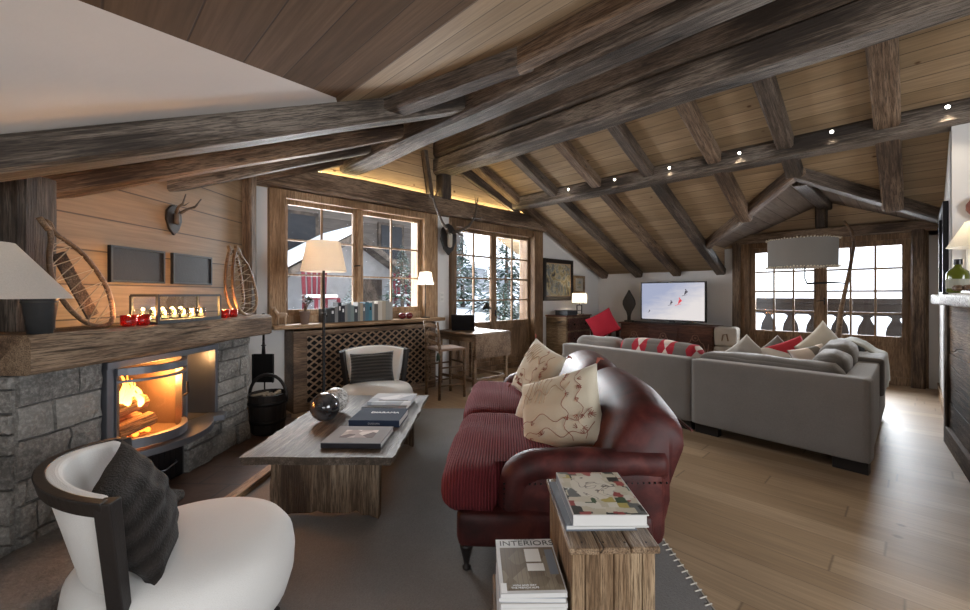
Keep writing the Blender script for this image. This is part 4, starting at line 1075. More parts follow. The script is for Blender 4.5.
bc = [(.03,.032,.035),(.03,.028,.026),(.028,.03,.034),(.2,.2,.2),(.018,.019,.024),(.02,.022,.03),(.24,.24,.23),(.17,.21,.22),(.2,.25,.24),(.05,.055,.06),(.26,.25,.22),(.4,.33,.24),(.12,.13,.14),(.07,.15,.2),(.06,.19,.25),(.35,.36,.34),(.12,.11,.1),(.55,.5,.43),(.42,.36,.28),(.3,.29,.26),(.33,.31,.28)]
cn = ['black','charcoal','black','grey','near-black','navy black','light grey','grey green','pale green','dark grey','stone coloured','tan','slate grey','teal','bright teal','white','brown black','cream','beige','grey beige','taupe']
y = 2.2; br_ = random.Random(11)
for k, c in enumerate(bc):
    w = br_.uniform(.045, .085) if k not in (17, 19) else .09; w *= .68; h = 1.32*[.13,.13,.14,.15,.19,.16,.17,.18,.16,.15,.19,.18,.17,.19,.18,.2,.17,.2,.2,.2,.19][k]
    before = 'first on the left' if k == 0 else ('last on the right' if k == len(bc)-1 else 'between the %s and the %s one' % (cn[k-1], cn[k+1]))
    t = thing('book', '%s book on the window sill, %s' % (cn[k], before), 'book', (XW+.17, y+w/2, ZS), 0, 'books on the window sill')
    m = plain('book_%s' % cn[k].replace(' ', '_'), c, .5)
    b = NB(); bx(b, -.075, .075, -w/2+.001, -w/2+.004, 0, h); bx(b, -.075, .075, w/2-.004, w/2-.001, 0, h); bx(b, .072, .076, -w/2+.001, w/2-.001, 0, h); obj('cover', b, m, t)
    b = NB(); bx(b, -.07, .072, -w/2+.004, w/2-.004, .003, h-.005); obj('pages', b, M['paper'], t)
    if k in (2, 4, 5, 9, 12, 14):
        b = NB(); bx(b, .0761, .0767, -w*.22, w*.22, h*.6, h*.8); obj('spine_label', b, M['lettering'] if k != 14 else M['darkcover'], t)
    y += w
M['apple'] = plain('dark_red_glaze', (.13,.012,.015), .2, coat=.5, var=.2)
for k, yy in enumerate((3.38, 3.495)):
    t = thing('red_candle_ball', ['round dark red candle on the sill, left of the pair', 'round dark red candle on the sill, right of the pair'][k], 'candle', (XW+.19, yy, ZS), 0, 'round red candles')
    b = NB(); lathe(b, [(.02, 0), (.045, .015), (.056, .045), (.046, .078), (.02, .09), (.008, .084), (.0001, .083)], 20); obj('body', b, M['apple'], t, smooth=True)
    b = NB(); tube(b, [(0, 0, .082), (.002, 0, .1)], .002, 5); obj('wick', b, M['black'], t)
# small lamp with pale square shade at the right end of the sill
t = thing('sill_lamp', 'small lit lamp with a white tapered shade at the right end of the sill', 'lamp', (XW+.2, 3.78, ZS), 0)
M['shade_white'] = shade_mat('lamp_shade_white', (.8,.77,.7), .65)
b = NB(); 
def sqshade(b, w0, w1, z0, z1):
    A = [b.verts.new((s1*w0, s2*w0, z0)) for s1, s2 in ((-1,-1),(1,-1),(1,1),(-1,1))]; B = [b.verts.new((s1*w1, s2*w1, z1)) for s1, s2 in ((-1,-1),(1,-1),(1,1),(-1,1))]
    for k in range(4): b.faces.new((A[k], A[(k+1)%4], B[(k+1)%4], B[k]))
sqshade(b, .09, .06, .5, .69)
obj('lamp_shade', b, M['shade_white'], t, rot=(0, 0, R(12)))
b = NB(); bx(b, -.05, .05, -.05, .05, 0, .015); tube(b, [(0, 0, .01), (0, 0, .57)], .006, 8); obj('stand', b, M['black_metal'], t)
light('sill_lamp_bulb', 'POINT', (XW+.2, 3.78, ZS+.6), 1.2, (1, .85, .65), .03)

# ------------------------------------------------------------------ stag trophy between window and door
t = thing('stag_trophy', 'large stag antlers and skull on a dark carved shield between window and glazed door', 'trophy', (XW+.19, 4.22, 2.28), 0)
b = NB(); shield(b, .32, .5, .03); obj('shield', b, M['dark_wood'], t, bevel=.01)
b = NB(); rbox(b, .02, .09, -.042, .042, -.15, .08, .035, 6, fn=lambda w: Vector((w.x, w.y*(1+.8*w.z), w.z))); obj('skull', b, M['bone'], t, smooth=True)
for s in (-1, 1):
    b = NB()
    pts = [(.07, .05*s, .08), (.14, .14*s, .12), (.2, .27*s, .2), (.22, .38*s, .36), (.2, .44*s, .54), (.17, .50*s, .70)]
    tube(b, pts, [.026, .023, .021, .019, .015, .006], 8)
    for a, q, r in (((.1, .08*s, .1), (.32, .18*s, .02), .014), ((.16, .17*s, .14), (.36, .3*s, .1), .013), ((.22, .36*s, .34), (.36, .5*s, .38), .012), ((.2, .44*s, .54), (.26, .58*s, .6), .011), ((.2, .44*s, .54), (.24, .36*s, .7), .011)):
        mid = [(a[i]+q[i])/2 for i in range(3)]; mid[2] -= .03; tube(b, [a, mid, q], [r, r*.85, .002], 7)
    obj('antler', b, M['horn'], t, smooth=True)

# ------------------------------------------------------------------ ladder-back chair, gateleg table, laptop, lamp
M['rush'] = fabric('rush_seat', (.16,.1,.07), (.26,.17,.12), 90, bump=.7)
cp = w2(-.55, 5.80)
t = thing('ladder_back_chair', 'tall dark-stained ladder-back chair drawn up to the small table', 'chair', (cp.x, cp.y, 0), CAMA+R(33))
# local +x forward (towards the table); back posts at x=-.18
for s in (-1, 1):
    b = NB(); tube(b, [(-.19, .2*s, 0), (-.18, .2*s, .64), (-.22, .2*s, 1.03)], [.022, .022, .017], 8); obj('back_post', b, M['chair_wood'], t, smooth=True)
    b = NB(); tube(b, [(.19, .2*s, 0), (.19, .2*s, .66)], .021, 8); obj('leg', b, M['chair_wood'], t, smooth=True)
for z in (.72, .83, .95):
    b = NB(); n_ = 10; q = []
    for i in range(n_+1):
        y_ = -.195+.39*i/n_; a = 1-(2*i/n_-1)**2; x_ = -.19-.09*(z-.64)-.03*a
        q.append([b.verts.new((x_, y_, z+.02*a-.005)), b.verts.new((x_+.014, y_, z+.02*a-.005)), b.verts.new((x_+.014, y_, z+.035+.03*a)), b.verts.new((x_, y_, z+.035+.03*a))])
    for A, B in zip(q, q[1:]):
        for k in range(4): b.faces.new((A[k], A[(k+1)%4], B[(k+1)%4], B[k]))
    b.faces.new(q[0][::-1]); b.faces.new(q[-1]); obj('back_slat', b, M['chair_wood'], t)
b = NB(); rbox(b, -.19, .21, -.215, .215, .635, .675, .018, 5); obj('seat', b, M['rush'], t, smooth=True)
b = NB()
for z in (.18, .42):
    for s in (-1, 1): tube(b, [(-.19, .2*s, z), (.19, .2*s, z)], .012, 7)
for z, x in ((.25, .19), (.3, -.19), (.46, .19)): tube(b, [(x, -.2, z), (x, .2, z)], .012, 7)
obj('stretcher', b, M['chair_wood'], t)
b = NB()
for k in range(14):
    a = k*.45; q0 = Vector((-.21, -.2+.01*math.sin(k), .62)); q1 = q0+Vector((.02*math.cos(a), .035*math.sin(a), -.09-.01*(k % 3))); tube(b, [q0, (q0+q1)/2+Vector((0,0,.01)), q1], [.008, .012, .003], 5)
o = obj('sprig', b, M['leaf_dark'], None, smooth=True); o.matrix_world = Matrix.Translation(t.location) @ Matrix.Rotation(CAMA+R(33), 4, 'Z'); tagk(o, 'green sprig hanging from the back corner of the ladder-back chair', 'sprig')

t = thing('gateleg_table', 'high old wooden drop-leaf table by the glazed door with the leaf hanging', 'table', (-4.86, 4.46, 0))
b = NB(); bx(b, -.43, .46, -.38, .38, .80, .83); obj('tabletop', b, M['chair_wood'], t, bevel=.006)
b = NB(); bx(b, .465, .485, -.37, .37, .46, .815); obj('drop_leaf', b, M['chair_wood'], t, bevel=.004)
for x in (-.38, .41):
    for y_ in (-.33, .33):
        b = NB(); bx(b, x-.025, x+.025, y_-.025, y_+.025, 0, .80); obj('leg', b, M['chair_wood'], t, bevel=.004)
b = NB()
bx(b, -.38, .41, -.345, -.325, .7, .8); bx(b, -.38, .41, .325, .345, .7, .8); bx(b, -.4, -.38, -.33, .33, .7, .8)
obj('apron', b, M['chair_wood'], t); b = NB()
bx(b, -.38, .41, -.345, -.315, .12, .16); bx(b, -.38, .41, .315, .345, .12, .16); bx(b, .395, .425, -.33, .33, .12, .16)
obj('stretcher', b, M['chair_wood'], t)
t = thing('laptop', 'open black laptop on the small table by the glazed door', 'laptop', (-4.99, 4.42, .83), R(38))
b = NB(); bx(b, -.18, .18, -.12, .12, 0, .018); obj('base', b, M['black'], t, bevel=.003)
b = NB(); bx(b, -.18, .18, -.006, .006, 0, .245); obj('lid', b, M['black'], t, (0, -.125, .012), (R(12), 0, 0), bevel=.003)
b = NB(); bx(b, -.15, .15, -.02, .09, .0181, .0195); obj('keyboard', b, M['zinc'], t)
t = thing('desk_lamp', 'black articulated desk lamp standing behind the laptop', 'desk lamp', (-5.12, 4.72, .83), R(60))
b = NB(); lathe(b, [(.075, 0), (.075, .015), (.015, .025), (.0001, .03)], 20); obj('base', b, M['black'], t)
b = NB(); tube(b, [(0, 0, .02), (-.05, 0, .3)], .007, 8); tube(b, [(-.14, 0, .24), (-.05, 0, .3), (.2, 0, .43)], .007, 8); obj('arm', b, M['black'], t)
b = NB(); lathe(b, [(.02, .05), (.035, .03), (.08, -.04), (.085, -.05), (.078, -.045), (.03, .02)], 24, cap=False, cx=.23, cy=0, cz=.37); tube(b, [(.2, 0, .43), (.23, 0, .41)], .01, 8); obj('lamp_head', b, M['black'], t, smooth=True)
# wire basket on the floor beside the door
t = thing('wire_basket', 'low round wire basket with a looped handle on the floor behind the leather sofa arm', 'basket', (-4.05, 5.2, 0), 0)
b = NB()
for z, r in ((.01, .2), (.12, .25), (.24, .28)): tube(b, [(r*math.cos(2*PI*k/28), r*math.sin(2*PI*k/28), z) for k in range(28)], .006, 5, closed=True)
for k in range(18):
    a = 2*PI*k/18; tube(b, [(.2*math.cos(a), .2*math.sin(a), .01), (.25*math.cos(a), .25*math.sin(a), .12), (.28*math.cos(a), .28*math.sin(a), .24)], .004, 5)
obj('wirework', b, M['black_metal'], t)
b = NB(); tube(b, [(.28, 0, .24), (.32, 0, .3), (.36, 0, .31), (.37, 0, .27), (.33, 0, .26)], .006, 6); tube(b, [(-.28, 0, .24), (-.32, 0, .3), (-.36, 0, .31), (-.37, 0, .27), (-.33, 0, .26)], .006, 6); obj('handle', b, M['black_metal'], t)
b = NB(); lathe(b, [(.0001, .012), (.19, .012), (.24, .12), (.18, .16), (.0001, .17)], 20); obj('filling', b, M['grey_velvet'], t, smooth=True)

# ------------------------------------------------------------------ oxblood leather sofa (fireplace frame)
SU, SV = .3, 3.24
t = thing('leather_sofa', 'oxblood leather sofa with rolled arms and red ribbed seat cushions', 'sofa', fp(SU, SV, RZ), FA)
L = lambda u: u-SU
V0, V1 = 2.06-SV, 4.42-SV
nz = lambda w, a=.008, f=5: Vector((mnoise.noise(w*f), mnoise.noise(w*f+Vector((9,0,0))), mnoise.noise(w*f+Vector((0,9,0)))))*a
b = NB(); rbox(b, L(-.24), L(.74), V0+.01, V1-.01, .12, .31, .045, 10, puff=.006); obj('base', b, M['leather'], t, smooth=True)
# seat cushions, T-shaped at the arms, soft and rounded over the front edge
for k, (a, c, s) in enumerate(((V0+.02, .0, -1), (.0, V1-.02, 1))):
    def fn(w, a=a, c=c, s=s):
        w = w.copy(); end = (w.y-(a+c)/2)/((c-a)/2)*s       # +1 towards the arm
        if w.x > L(-.06) and end > .7: w.y -= s*.26*(end-.7)/.3*min(1, (w.x-L(-.06))/.05)
        w += nz(w, .012, 4.5)
        if w.z > .38: w.z += .018*math.sin((w.x+w.y*1.3)*9)*.5+.012
        return w
    b = NB(); rbox(b, L(-.315), L(.50), a+.004, c-.004, .275, .475, .085, 16, puff=.028, fn=fn); obj('seat_cushion', b, M['red_knit'], t, smooth=True)
# arms: outer panel plus rolled top that turns down at the front
for s, vv, nm in ((-1, V0, 'near'), (1, V1, 'far')):
    b = NB(); c = vv-s*.11
    path = [(L(.045), c, .13), (L(.04), c, .25), (L(.045), c, .38), (L(.07), c, .46), (L(.14), c, .505), (L(.28), c, .52), (L(.45), c, .525), (L(.65), c, .53), (L(.80), c, .53)]
    rad = [.07, .072, .077, .082, .083, .08, .076, .074, .07]
    pp = [Vector(p) for p in path]; fine = []; rf_ = []
    for i in range(len(pp)-1):
        p0, p1, p2, p3 = pp[max(0, i-1)], pp[i], pp[i+1], pp[min(len(pp)-1, i+2)]
        for q in (0, .25, .5, .75):
            fine.append(.5*((2*p1)+(p2-p0)*q+(2*p0-5*p1+4*p2-p3)*q*q+(3*p1-p0-3*p2+p3)*q**3)); rf_.append(rad[i]+(rad[i+1]-rad[i])*q)
    fine.append(pp[-1]); rf_.append(rad[-1])
    fine = [q+nz(q, .006, 9) for q in fine]
    tube(b, fine, rf_, 18); obj('arm_roll', b, M['leather'], t, smooth=True)
    b = NB(); rbox(b, L(.06), L(.80), c-.062, c+.062, .13, .53, .05, 8, puff=.01, fn=lambda w: w+nz(w, .004, 6)); obj('arm_panel', b, M['leather'], t, smooth=True)
    b = NB()
    for k in range(26):
        u = .1+.7*k/25; ball(b, (L(u), c+s*.066, .435+.03*u), .0055, 5)
    for k in range(12): ball(b, (L(-.0), c+s*.078*0+ s*.06, .16+.025*k), .006, 5)
    obj('nail_trim', b, M['black_metal'], t, smooth=True)
# back: two big rounded cushions and the outer shell
prof = [(.44,.40),(.47,.52),(.53,.68),(.61,.80),(.69,.855),(.77,.875),(.85,.85),(.915,.80),(.94,.74),(.9,.6),(.83,.36),(.76,.14),(.62,.14),(.5,.3)]
def backpiece(v0, v1, e0, e1, name):
    b = NB(); n_ = 22; rings = []; cu = sum(p[0] for p in prof)/len(prof); cz = .5
    P2 = []
    m = len(prof)
    for i in range(m):
        p0, p1, p2, p3 = prof[i-1], prof[i], prof[(i+1)%m], prof[(i+2)%m]
        for q in (0, .34, .67):
            P2.append(tuple(.5*((2*p1[k])+(p2[k]-p0[k])*q+(2*p0[k]-5*p1[k]+4*p2[k]-p3[k])*q*q+(3*p1[k]-p0[k]-3*p2[k]+p3[k])*q**3) for k in (0, 1)))
    for i in range(n_+1):
        s_ = i/n_; v = v0+(v1-v0)*s_
        d0 = min(1, s_/(.26 if e0 < .33 else .55)); d1 = min(1, (1-s_)/(.26 if e1 < .33 else .55))
        f0 = math.sqrt(max(0, 1-(1-d0)**2)); f1 = math.sqrt(max(0, 1-(1-d1)**2))
        k = (1-e0*(1-f0))*(1-e1*(1-f1))
        ring = []
        for u, z in P2:
            zz = .42+(z-.42)*k if z > .42 else z
            uu = .72+(u-.72)*(1-(1-k)*.55) if z > .42 else u
            w = Vector((L(uu), v, zz)); ring.append(b.verts.new(w+nz(w, .007, 4)))
        rings.append(ring)
    m = len(P2)
    for A, B in zip(rings, rings[1:]):
        for q in range(m): b.faces.new((A[q], A[(q+1)%m], B[(q+1)%m], B[q]))
    b.faces.new(rings[0][::-1]); b.faces.new(rings[-1]); bmesh.ops.triangulate(b, faces=[f for f in b.faces if len(f.verts) > 4])
    o = obj(name, b, M['leather'], t, smooth=True); return o
backpiece(V0+.08, -.02, .34, .28, 'back_cushion'); backpiece(.02, V1-.06, .28, .34, 'back_cushion')
b = NB(); tube(b, [(L(.945), V0+.1, .70), (L(.955), 0, .74), (L(.945), V1-.1, .72)], .007, 6); obj('piping', b, M['leather'], t)
legp = [(.0001, 0), (.02, 0), (.022, .012), (.012, .022), (.018, .05), (.024, .075), (.03, .1), (.034, .112), (.034, .13)]
for u in (-.19, .68):
    for v in (V0+.06, V1-.08):
        b = NB(); lathe(b, legp, 18, cx=L(u), cy=v); obj('leg', b, M['dark_wood'], t, smooth=True)

def embroidered(label, r, f, z, w, h, th, yaw, tilt, roll, seed):
    root = cushion(label, M['cream'], r, f, z, w, h, th, yaw, tilt, roll, 'embroidered cushions on the leather sofa', parts=True, seed=seed, name='embroidered_cushion')
    def Z(u, v): return th/2*max(0, (1-abs(2*u/w)**2.4)*(1-abs(2*v/h)**2.4))**.55+.003
    b = NB()
    def curve(b, pts, r_=.0028):
        q = []
        for i in range(len(pts)-1):
            for s_ in (0, .25, .5, .75):
                a = pts[i][0]+(pts[i+1][0]-pts[i][0])*s_; c = pts[i][1]+(pts[i+1][1]-pts[i][1])*s_; q.append((a, c, Z(a, c)+.001))
        a, c = pts[-1]; q.append((a, c, Z(a, c)+.001)); tube(b, q, r_, 5)
    er = random.Random(seed)
    for q in range(2):
        off = .30-.16*q
        curve(b, [(w*(-.42+.84*i/22), h*(-off+.035*math.sin(i*.9+q)+.06*math.sin(i*.3))) for i in range(23)], .0017)
        curve(b, [(w*(off+.035*math.sin(i*1.0+q)), h*(-.42+.84*i/20)) for i in range(21)], .0017)
    for k in range(22):
        on = k % 2; p0 = (er.uniform(-.42, .42)*w, -h*er.choice([.16, .3])) if on else (w*er.choice([.16, .3]), er.uniform(-.42, .42)*h); a0_ = er.random()*6.28
        for j in (-.7, 0, .7): curve(b, [p0, (p0[0]+.012*math.cos(a0_+j), p0[1]+.012*math.sin(a0_+j)), (p0[0]+.026*math.cos(a0_+j*.7), p0[1]+.026*math.sin(a0_+j*.7))], .0017)
    obj('embroidery', b, M['red_thread'], root)
    b = NB()
    for k in range(6):
        curve(b, [(w*(-.4+.06*k+.1*q/6), h*(.1+.32*q/6+.03*math.sin(q+k))) for q in range(7)], .0022)
    curve(b, [(w*(-.38+.6*i/14), h*(.22+.06*math.cos(i*1.3))) for i in range(15)], .0024)
    obj('tan_embroidery', b, M['tan_thread'], root)
    b = NB()
    for s1, s2 in ((-1,-1),(1,-1),(1,1),(-1,1)):
        q0 = Vector((s1*w*.485, s2*h*.485, 0)); d = Vector((s1, s2, 0))*.7
        for k in range(4): tube(b, [q0, q0+d*.03+Vector((0, .004*k, .003*k)), q0+d*.055+Vector((.004*k, -.005*k, -.004*k))], [.003, .007, .004], 5)
    obj('tassel', b, M['red_thread'], root)
    return root
embroidered('cream embroidered cushion leaning at the far end of the leather sofa', .46, 3.70, .71, .54, .50, .17, R(-62), R(24), R(-14), 2)
embroidered('large cream cushion with red floral embroidery, nearest on the leather sofa', .46, 2.57, .68, .56, .50, .19, R(-44), R(30), R(24), 5)
cushion('small flowery cushion squeezed between the two cream cushions', fabric('sprigged_cloth', (.4,.34,.27), (.6,.53,.43), 40, blot=.2), .36, 3.0, .60, .34, .3, .12, R(-58), R(34), R(10), 'embroidered cushions on the leather sofa', seed=8)

# ------------------------------------------------------------------ side table, art books, magazines
t = wt('side_table', 'small rustic wooden side table in the foreground holding the art books', 'side table', .415, 1.59, RZ)
b = NB()
for k, (x0, x1) in enumerate(((-.147, -.05), (-.049, .05), (.051, .147))): bx(b, x0, x1, -.255+.003*k, .255, .556, .578)
M['side_top'] = timber('side_table_top', (.1,.06,.032), (.24,.155,.09), (.36,.26,.165), .5, axis='y', bump=.5)
M['side_z'] = timber('side_table_boards', (.12,.07,.035), (.27,.175,.1), (.4,.29,.18), .6, axis='z', bump=.5, fine=1.4)
obj('tabletop', b, M['side_top'], t, bevel=.006)
b = NB()
for x in (-.1, -.03, .04, .11):
    for y_ in (-.22,): lathe(b, [(.0001, 0), (.004, .0)], 8, cx=x, cy=y_, cz=.5785)
obj('nail_head', b, M['black_metal'], t)
for y0, y1 in ((-.235, -.21), (.2, .225)):
    for x0, x1 in ((-.135, -.093), (-.091, .0), (.002, .092), (.094, .135)):
        b = NB(); bx(b, x0, x1, y0, y1, 0, .556); obj('leg_board', b, M['side_z'], t, bevel=.004)
b = NB(); bx(b, -.133, -.115, -.21, .2, .0, .556); bx(b, .115, .133, -.21, .2, .36, .556); obj('side_board', b, M['side_z'], t, bevel=.004)
TZ = RZ+.5785
M['bluegrey'] = plain('blue_grey_cover', (.14,.16,.19), .35); M['pinkpages'] = plain('pink_edge', (.5,.32,.3), .6)
def artpic():
    n = NT('abstract_cover'); p = n.coord('Object', (1,1,1)); s = n.sep(p)
    v = n.n('TexVoronoi', feature='F1', distance='CHEBYCHEV'); n.l(p, v.inputs['Vector']); v.inputs['Scale'].default_value = 26; v.inputs['Randomness'].default_value = .8
    g = n.sep(v.outputs['Color'])[0]
    base = n.ramp(g, [(0, (.5,.46,.36)), (.3, (.03,.035,.035)), (.45, (.55,.5,.4)), (.62, (.12,.13,.13)), (.7, (.4,.33,.1)), (.78, (.6,.57,.5)), (.9, (.05,.09,.05)), (.95, (.3,.06,.06))])
    base.node.color_ramp.interpolation = 'CONSTANT'
    f = n.noise(p, 11, 2, .5, .8); d = n.math('SQRT', n.math('ADD', n.math('POWER', n.math('MULTIPLY', n.math('ADD', s[0], .01), 8.5), 2), n.math('POWER', n.math('MULTIPLY', n.math('SUBTRACT', s[1], .045), 6.5), 2)))
    mk = n.ramp(n.math('MULTIPLY_ADD', f, .5, d), [(.9, 1.0), (.93, 0.0)])
    pale = n.ramp(n.math('ABSOLUTE', n.math('SUBTRACT', n.noise(p, 13, 2, .5, 1.4), .5)), [(.006, (.12,.1,.09)), (.022, (.62,.58,.5))])
    n.set(n.mix(mk, base, pale), .3, coat=.3); return n.m
book('blue-grey book under the white art book on the side table', .395, 1.60, TZ, .245, .33, .022, M['bluegrey'], .02, 'left', 'art books on the side table')
t = book('thick white art book with an abstract cover, topmost on the side table', .425, 1.585, TZ+.0225, .255, .34, .042, M['paper'], .0, 'left', 'art books on the side table')
b = NB(); bx(b, -.124, .124, -.166, .168, .0421, .0428); obj('cover_art', b, artpic(), t)
b = NB(); bx(b, -.1285, -.1278, -.168, .168, .004, .038); obj('spine', b, M['bluegrey'], t)
# magazines piled on a low stool
t = wt('low_stool', 'low dark stool under the magazine pile beside the side table', 'stool', .155, 1.50, RZ)
b = NB(); bx(b, -.125, .1, -.19, .19, .24, .262); obj('seat', b, M['side_top'], t, bevel=.004)
for x in (-.1, .075):
    for y_ in (-.16, .16): b = NB(); bx(b, x-.018, x+.018, y_-.018, y_+.018, 0, .24); obj('leg', b, M['side_z'], t)
zz = RZ+.2625
mr = random.Random(4)
tints = [(.4,.4,.42),(.4,.42,.45),(.6,.58,.55),(.3,.32,.36),(.55,.55,.56),(.45,.4,.36),(.62,.62,.62),(.35,.37,.4),(.58,.56,.53),(.4,.42,.46),(.6,.6,.6)]
mn = ['grey','slate','cream','blue grey','silver','brown','white','steel','ivory','denim','pale grey']
for k in range(11):
    h = .0145; top_ = k == 10
    lab = 'interiors magazine with a wooden cabin room on the cover, topmost of the pile' if top_ else '%s magazine in the pile by the side table, %s' % (mn[k], 'lowest on the stool' if k == 0 else 'on top of the %s one' % mn[k-1])
    t = wt('magazine', lab, 'magazine', .158+(0 if top_ else mr.uniform(-.006, .004)), 1.50+(0 if top_ else mr.uniform(-.006, .006)), zz, .03 if top_ else mr.uniform(-.02, .03), 'magazines on the low stool')
    b = NB(); bx(b, -.112, .104, -.15, .15, .0, .0012); bx(b, -.112, .104, -.15, .15, h-.0014, h-.0002); bx(b, -.112, -.111, -.15, .15, .001, h-.001); obj('cover', b, plain('magazine_%s' % mn[k].replace(' ', '_'), tints[k], .35), t)
    b = NB(); bx(b, -.1108, .103, -.149, .149, .0012, h-.0014); obj('pages', b, M['paper'], t)
    if top_:
        text('masthead', 'INTERIORS', .043, M['darkcover'], t, (0.005, .122, h+.0002), (0, 0, 0), .0003)
        text('masthead_line', 'THE WORLD OF', .011, M['darkcover'], t, (0.0, .146, h+.0002), (0, 0, 0), .0003)
        n = NT('cabin_room_photo'); p = n.coord('Object'); s = n.sep(p); v = n.vor(p, 18, 'F1', 'Color'); g = n.sep(v)[1]
        bd = n.math('FRACT', n.math('MULTIPLY', s[0], 60)); c_ = n.mix(n.ramp(g, [(.3, 0.0), (.9, .6)]), (.13,.09,.05), (.28,.24,.17)); c_ = n.mix(n.ramp(bd, [(.05, .6), (.12, 0.0)]), c_, (.04,.03,.02))
        n.set(c_, .3, coat=.3)
        b = NB(); bx(b, -.1, .1, -.135, .095, h, h+.0006); obj('cover_photo', b, n.m, t)
        b = NB(); bx(b, -.01, .045, .01, .085, h+.0007, h+.0011); bx(b, -.01, .05, -.04, .0, h+.0007, h+.0011); obj('photo_bed', b, M['white'], t)
        b = NB(); bx(b, .065, .095, -.06, .08, h+.0007, h+.0011); obj('photo_window', b, M['bluegrey'], t)
        b = NB(); bx(b, -.109, -.09, -.145, -.1, h+.0007, h+.0012); obj('bar_code', b, M['lettering'], t)
        text('cover_line', 'HIGH AND DRY\nTHE FRENCH ALPS', .011, M['lettering'], t, (-.03, -.118, h+.0012), (0, 0, 0), .0003)
    zz += h+.0003

# ------------------------------------------------------------------ grey corner sofa
E0 = Vector((-.24, 4.31, 0)); A7 = R(-6.3)
t = thing('corner_sofa', 'large grey corner sofa seen from behind in the middle of the room', 'sofa', E0, A7)
# long back run: local x from -3.08 to 0, y inwards
G = M['grey_weave']
LEN = 3.07; SEAM = -1.36
for x0, x1, x2 in ((-LEN, SEAM-.004, SEAM-.004), (SEAM+.004, 0, -.2)):
    b = NB(); rbox(b, x0, x1, 0, .16, .10, .745, .022, 8, puff=.004); obj('back_panel', b, G, t, smooth=True)
    b = NB(); rbox(b, x0, x2, .15, .98, .10, .30, .03, 6); obj('base', b, G, t, smooth=True)
xs = [-LEN+.2, -2.15, -1.22, -.3]
for a, c in ((-LEN+.2, -2.02), (-2.0, -1.12)):
    b = NB(); rbox(b, a, c, .3, 1.0, .28, .46, .05, 8, puff=.02); obj('seat_cushion', b, M['grey_velvet'], t, smooth=True)
b = NB(); rbox(b, -LEN-.01, -LEN+.19, .0, .98, .10, .62, .03, 8); obj('arm', b, G, t, smooth=True)
for x, y_ in ((-.13, .1), (SEAM+.13, .1), (SEAM-.13, .1), (-LEN+.1, .1), (-LEN+.1, .88)):
    b = NB(); bx(b, x-.11, x+.11, y_-.04, y_+.04, 0, .1); obj('foot', b, M['dark_wood'], t)
# return along the right side, square to the room
rot = Matrix.Rotation(-A7, 4, 'Z')
def rb(x0, x1, y0, y1, z0, z1, r, mat, nm, puff=0, n=8, M2=None):
    b = NB(); rbox(b, x0, x1, y0, y1, z0, z1, r, n, puff=puff, M=rot if M2 is None else rot @ M2); return obj(nm, b, mat, t, smooth=True)
rb(-.17, .0, .02, 1.2, .10, .735, .022, G, 'side_panel'); rb(-.17, .0, 1.21, 2.35, .10, .735, .022, G, 'side_panel')
rb(-.98, -.15, .2, 2.35, .10, .30, .03, G, 'base'); 
rb(-1.0, -.3, .3, 1.3, .28, .46, .05, M['grey_velvet'], 'seat_cushion', .02); rb(-1.0, -.3, 1.32, 2.35, .28, .46, .05, M['grey_velvet'], 'seat_cushion', .02)
for y_ in (.14, 2.25): 
    b = NB(); bx(b, -.15, -.03, y_-.05, y_+.05, 0, .1, rot); obj('foot', b, M['dark_wood'], t)
# loose back cushions peeping over the back
def loose(x0, x1, y0, y1, z0, z1, mat, label, M2=None, name='back_cushion', grp='loose back cushions of the corner sofa', lean=.0):
    b = NB(); rbox(b, x0, x1, y0, y1, z0, z1, .085, 14, puff=.02, fn=lambda w: w+Vector((.012*mnoise.noise(w*6), .01*mnoise.noise(w*7), .016*mnoise.noise(w*5)+.004*math.sin(w.x*60))), M=M2)
    o = obj(name, b, mat, None, smooth=True); o.location = E0; o.rotation_euler = (0, 0, A7); tagk(o, label, 'cushion', grp); return o
V_ = M['grey_velvet']
loose(-3.0, -2.33, .165, .40, .44, .83, M['grey_weave'], 'light grey back cushion at the left end of the corner sofa')
# patterned bolster: grey with red and white diamonds
n = NT('ikat_bolster'); p = n.coord('Object'); s = n.sep(p)
q = n.math('MULTIPLY', n.math('ADD', s[0], 2.2), 3.1); fx = n.math('ABSOLUTE', n.math('SUBTRACT', n.math('FRACT', q), .5)); fz_ = n.math('ABSOLUTE', n.math('MULTIPLY', n.math('SUBTRACT', s[2], .80), 2.4))
dd = n.math('SUBTRACT', n.math('SUBTRACT', .5, fx), n.math('MULTIPLY', fz_, .9)); ee = n.math('ADD', fx, n.math('MULTIPLY', fz_, -1.6))
col = n.mix(n.ramp(n.math('SUBTRACT', fx, n.math('MULTIPLY_ADD', fz_, -.35, .30)), [(.0, 1.0), (.01, 0.0)]), (.17,.155,.145), (.42,.02,.04))
col = n.mix(n.ramp(n.math('SUBTRACT', fx, n.math('MULTIPLY', fz_, .75)), [(.0, 1.0), (.01, 0.0)]), col, (.7,.62,.58))
col = n.mix(n.ramp(n.math('GREATER_THAN', fx, .32), [(0, 0.0), (1, 1.0)]), col, (.17,.155,.145))
n.set(col, .9); n.bump(n.noise(p, 120, 3), .4, .004); M['ikat'] = n.m
loose(-2.32, -1.38, .165, .40, .44, .855, M['ikat'], 'grey bolster with red and white diamonds on top of the corner sofa back')
loose(-1.36, -.22, .165, .42, .44, .80, V_, 'long dark grey velvet cushion along the right half of the sofa back')
M3 = rot
loose(-.42, -.175, .42, 1.0, .45, .86, V_, 'rumpled dark grey cushion nearest the corner of the sofa return', M2=M3)
loose(-.44, -.175, 1.02, 1.6, .45, .90, V_, 'dark grey cushion further along the sofa return', M2=M3)
loose(-.44, -.175, 1.72, 2.28, .45, .87, V_, 'dark grey cushion under the pale throw at the far end of the return', M2=M3)
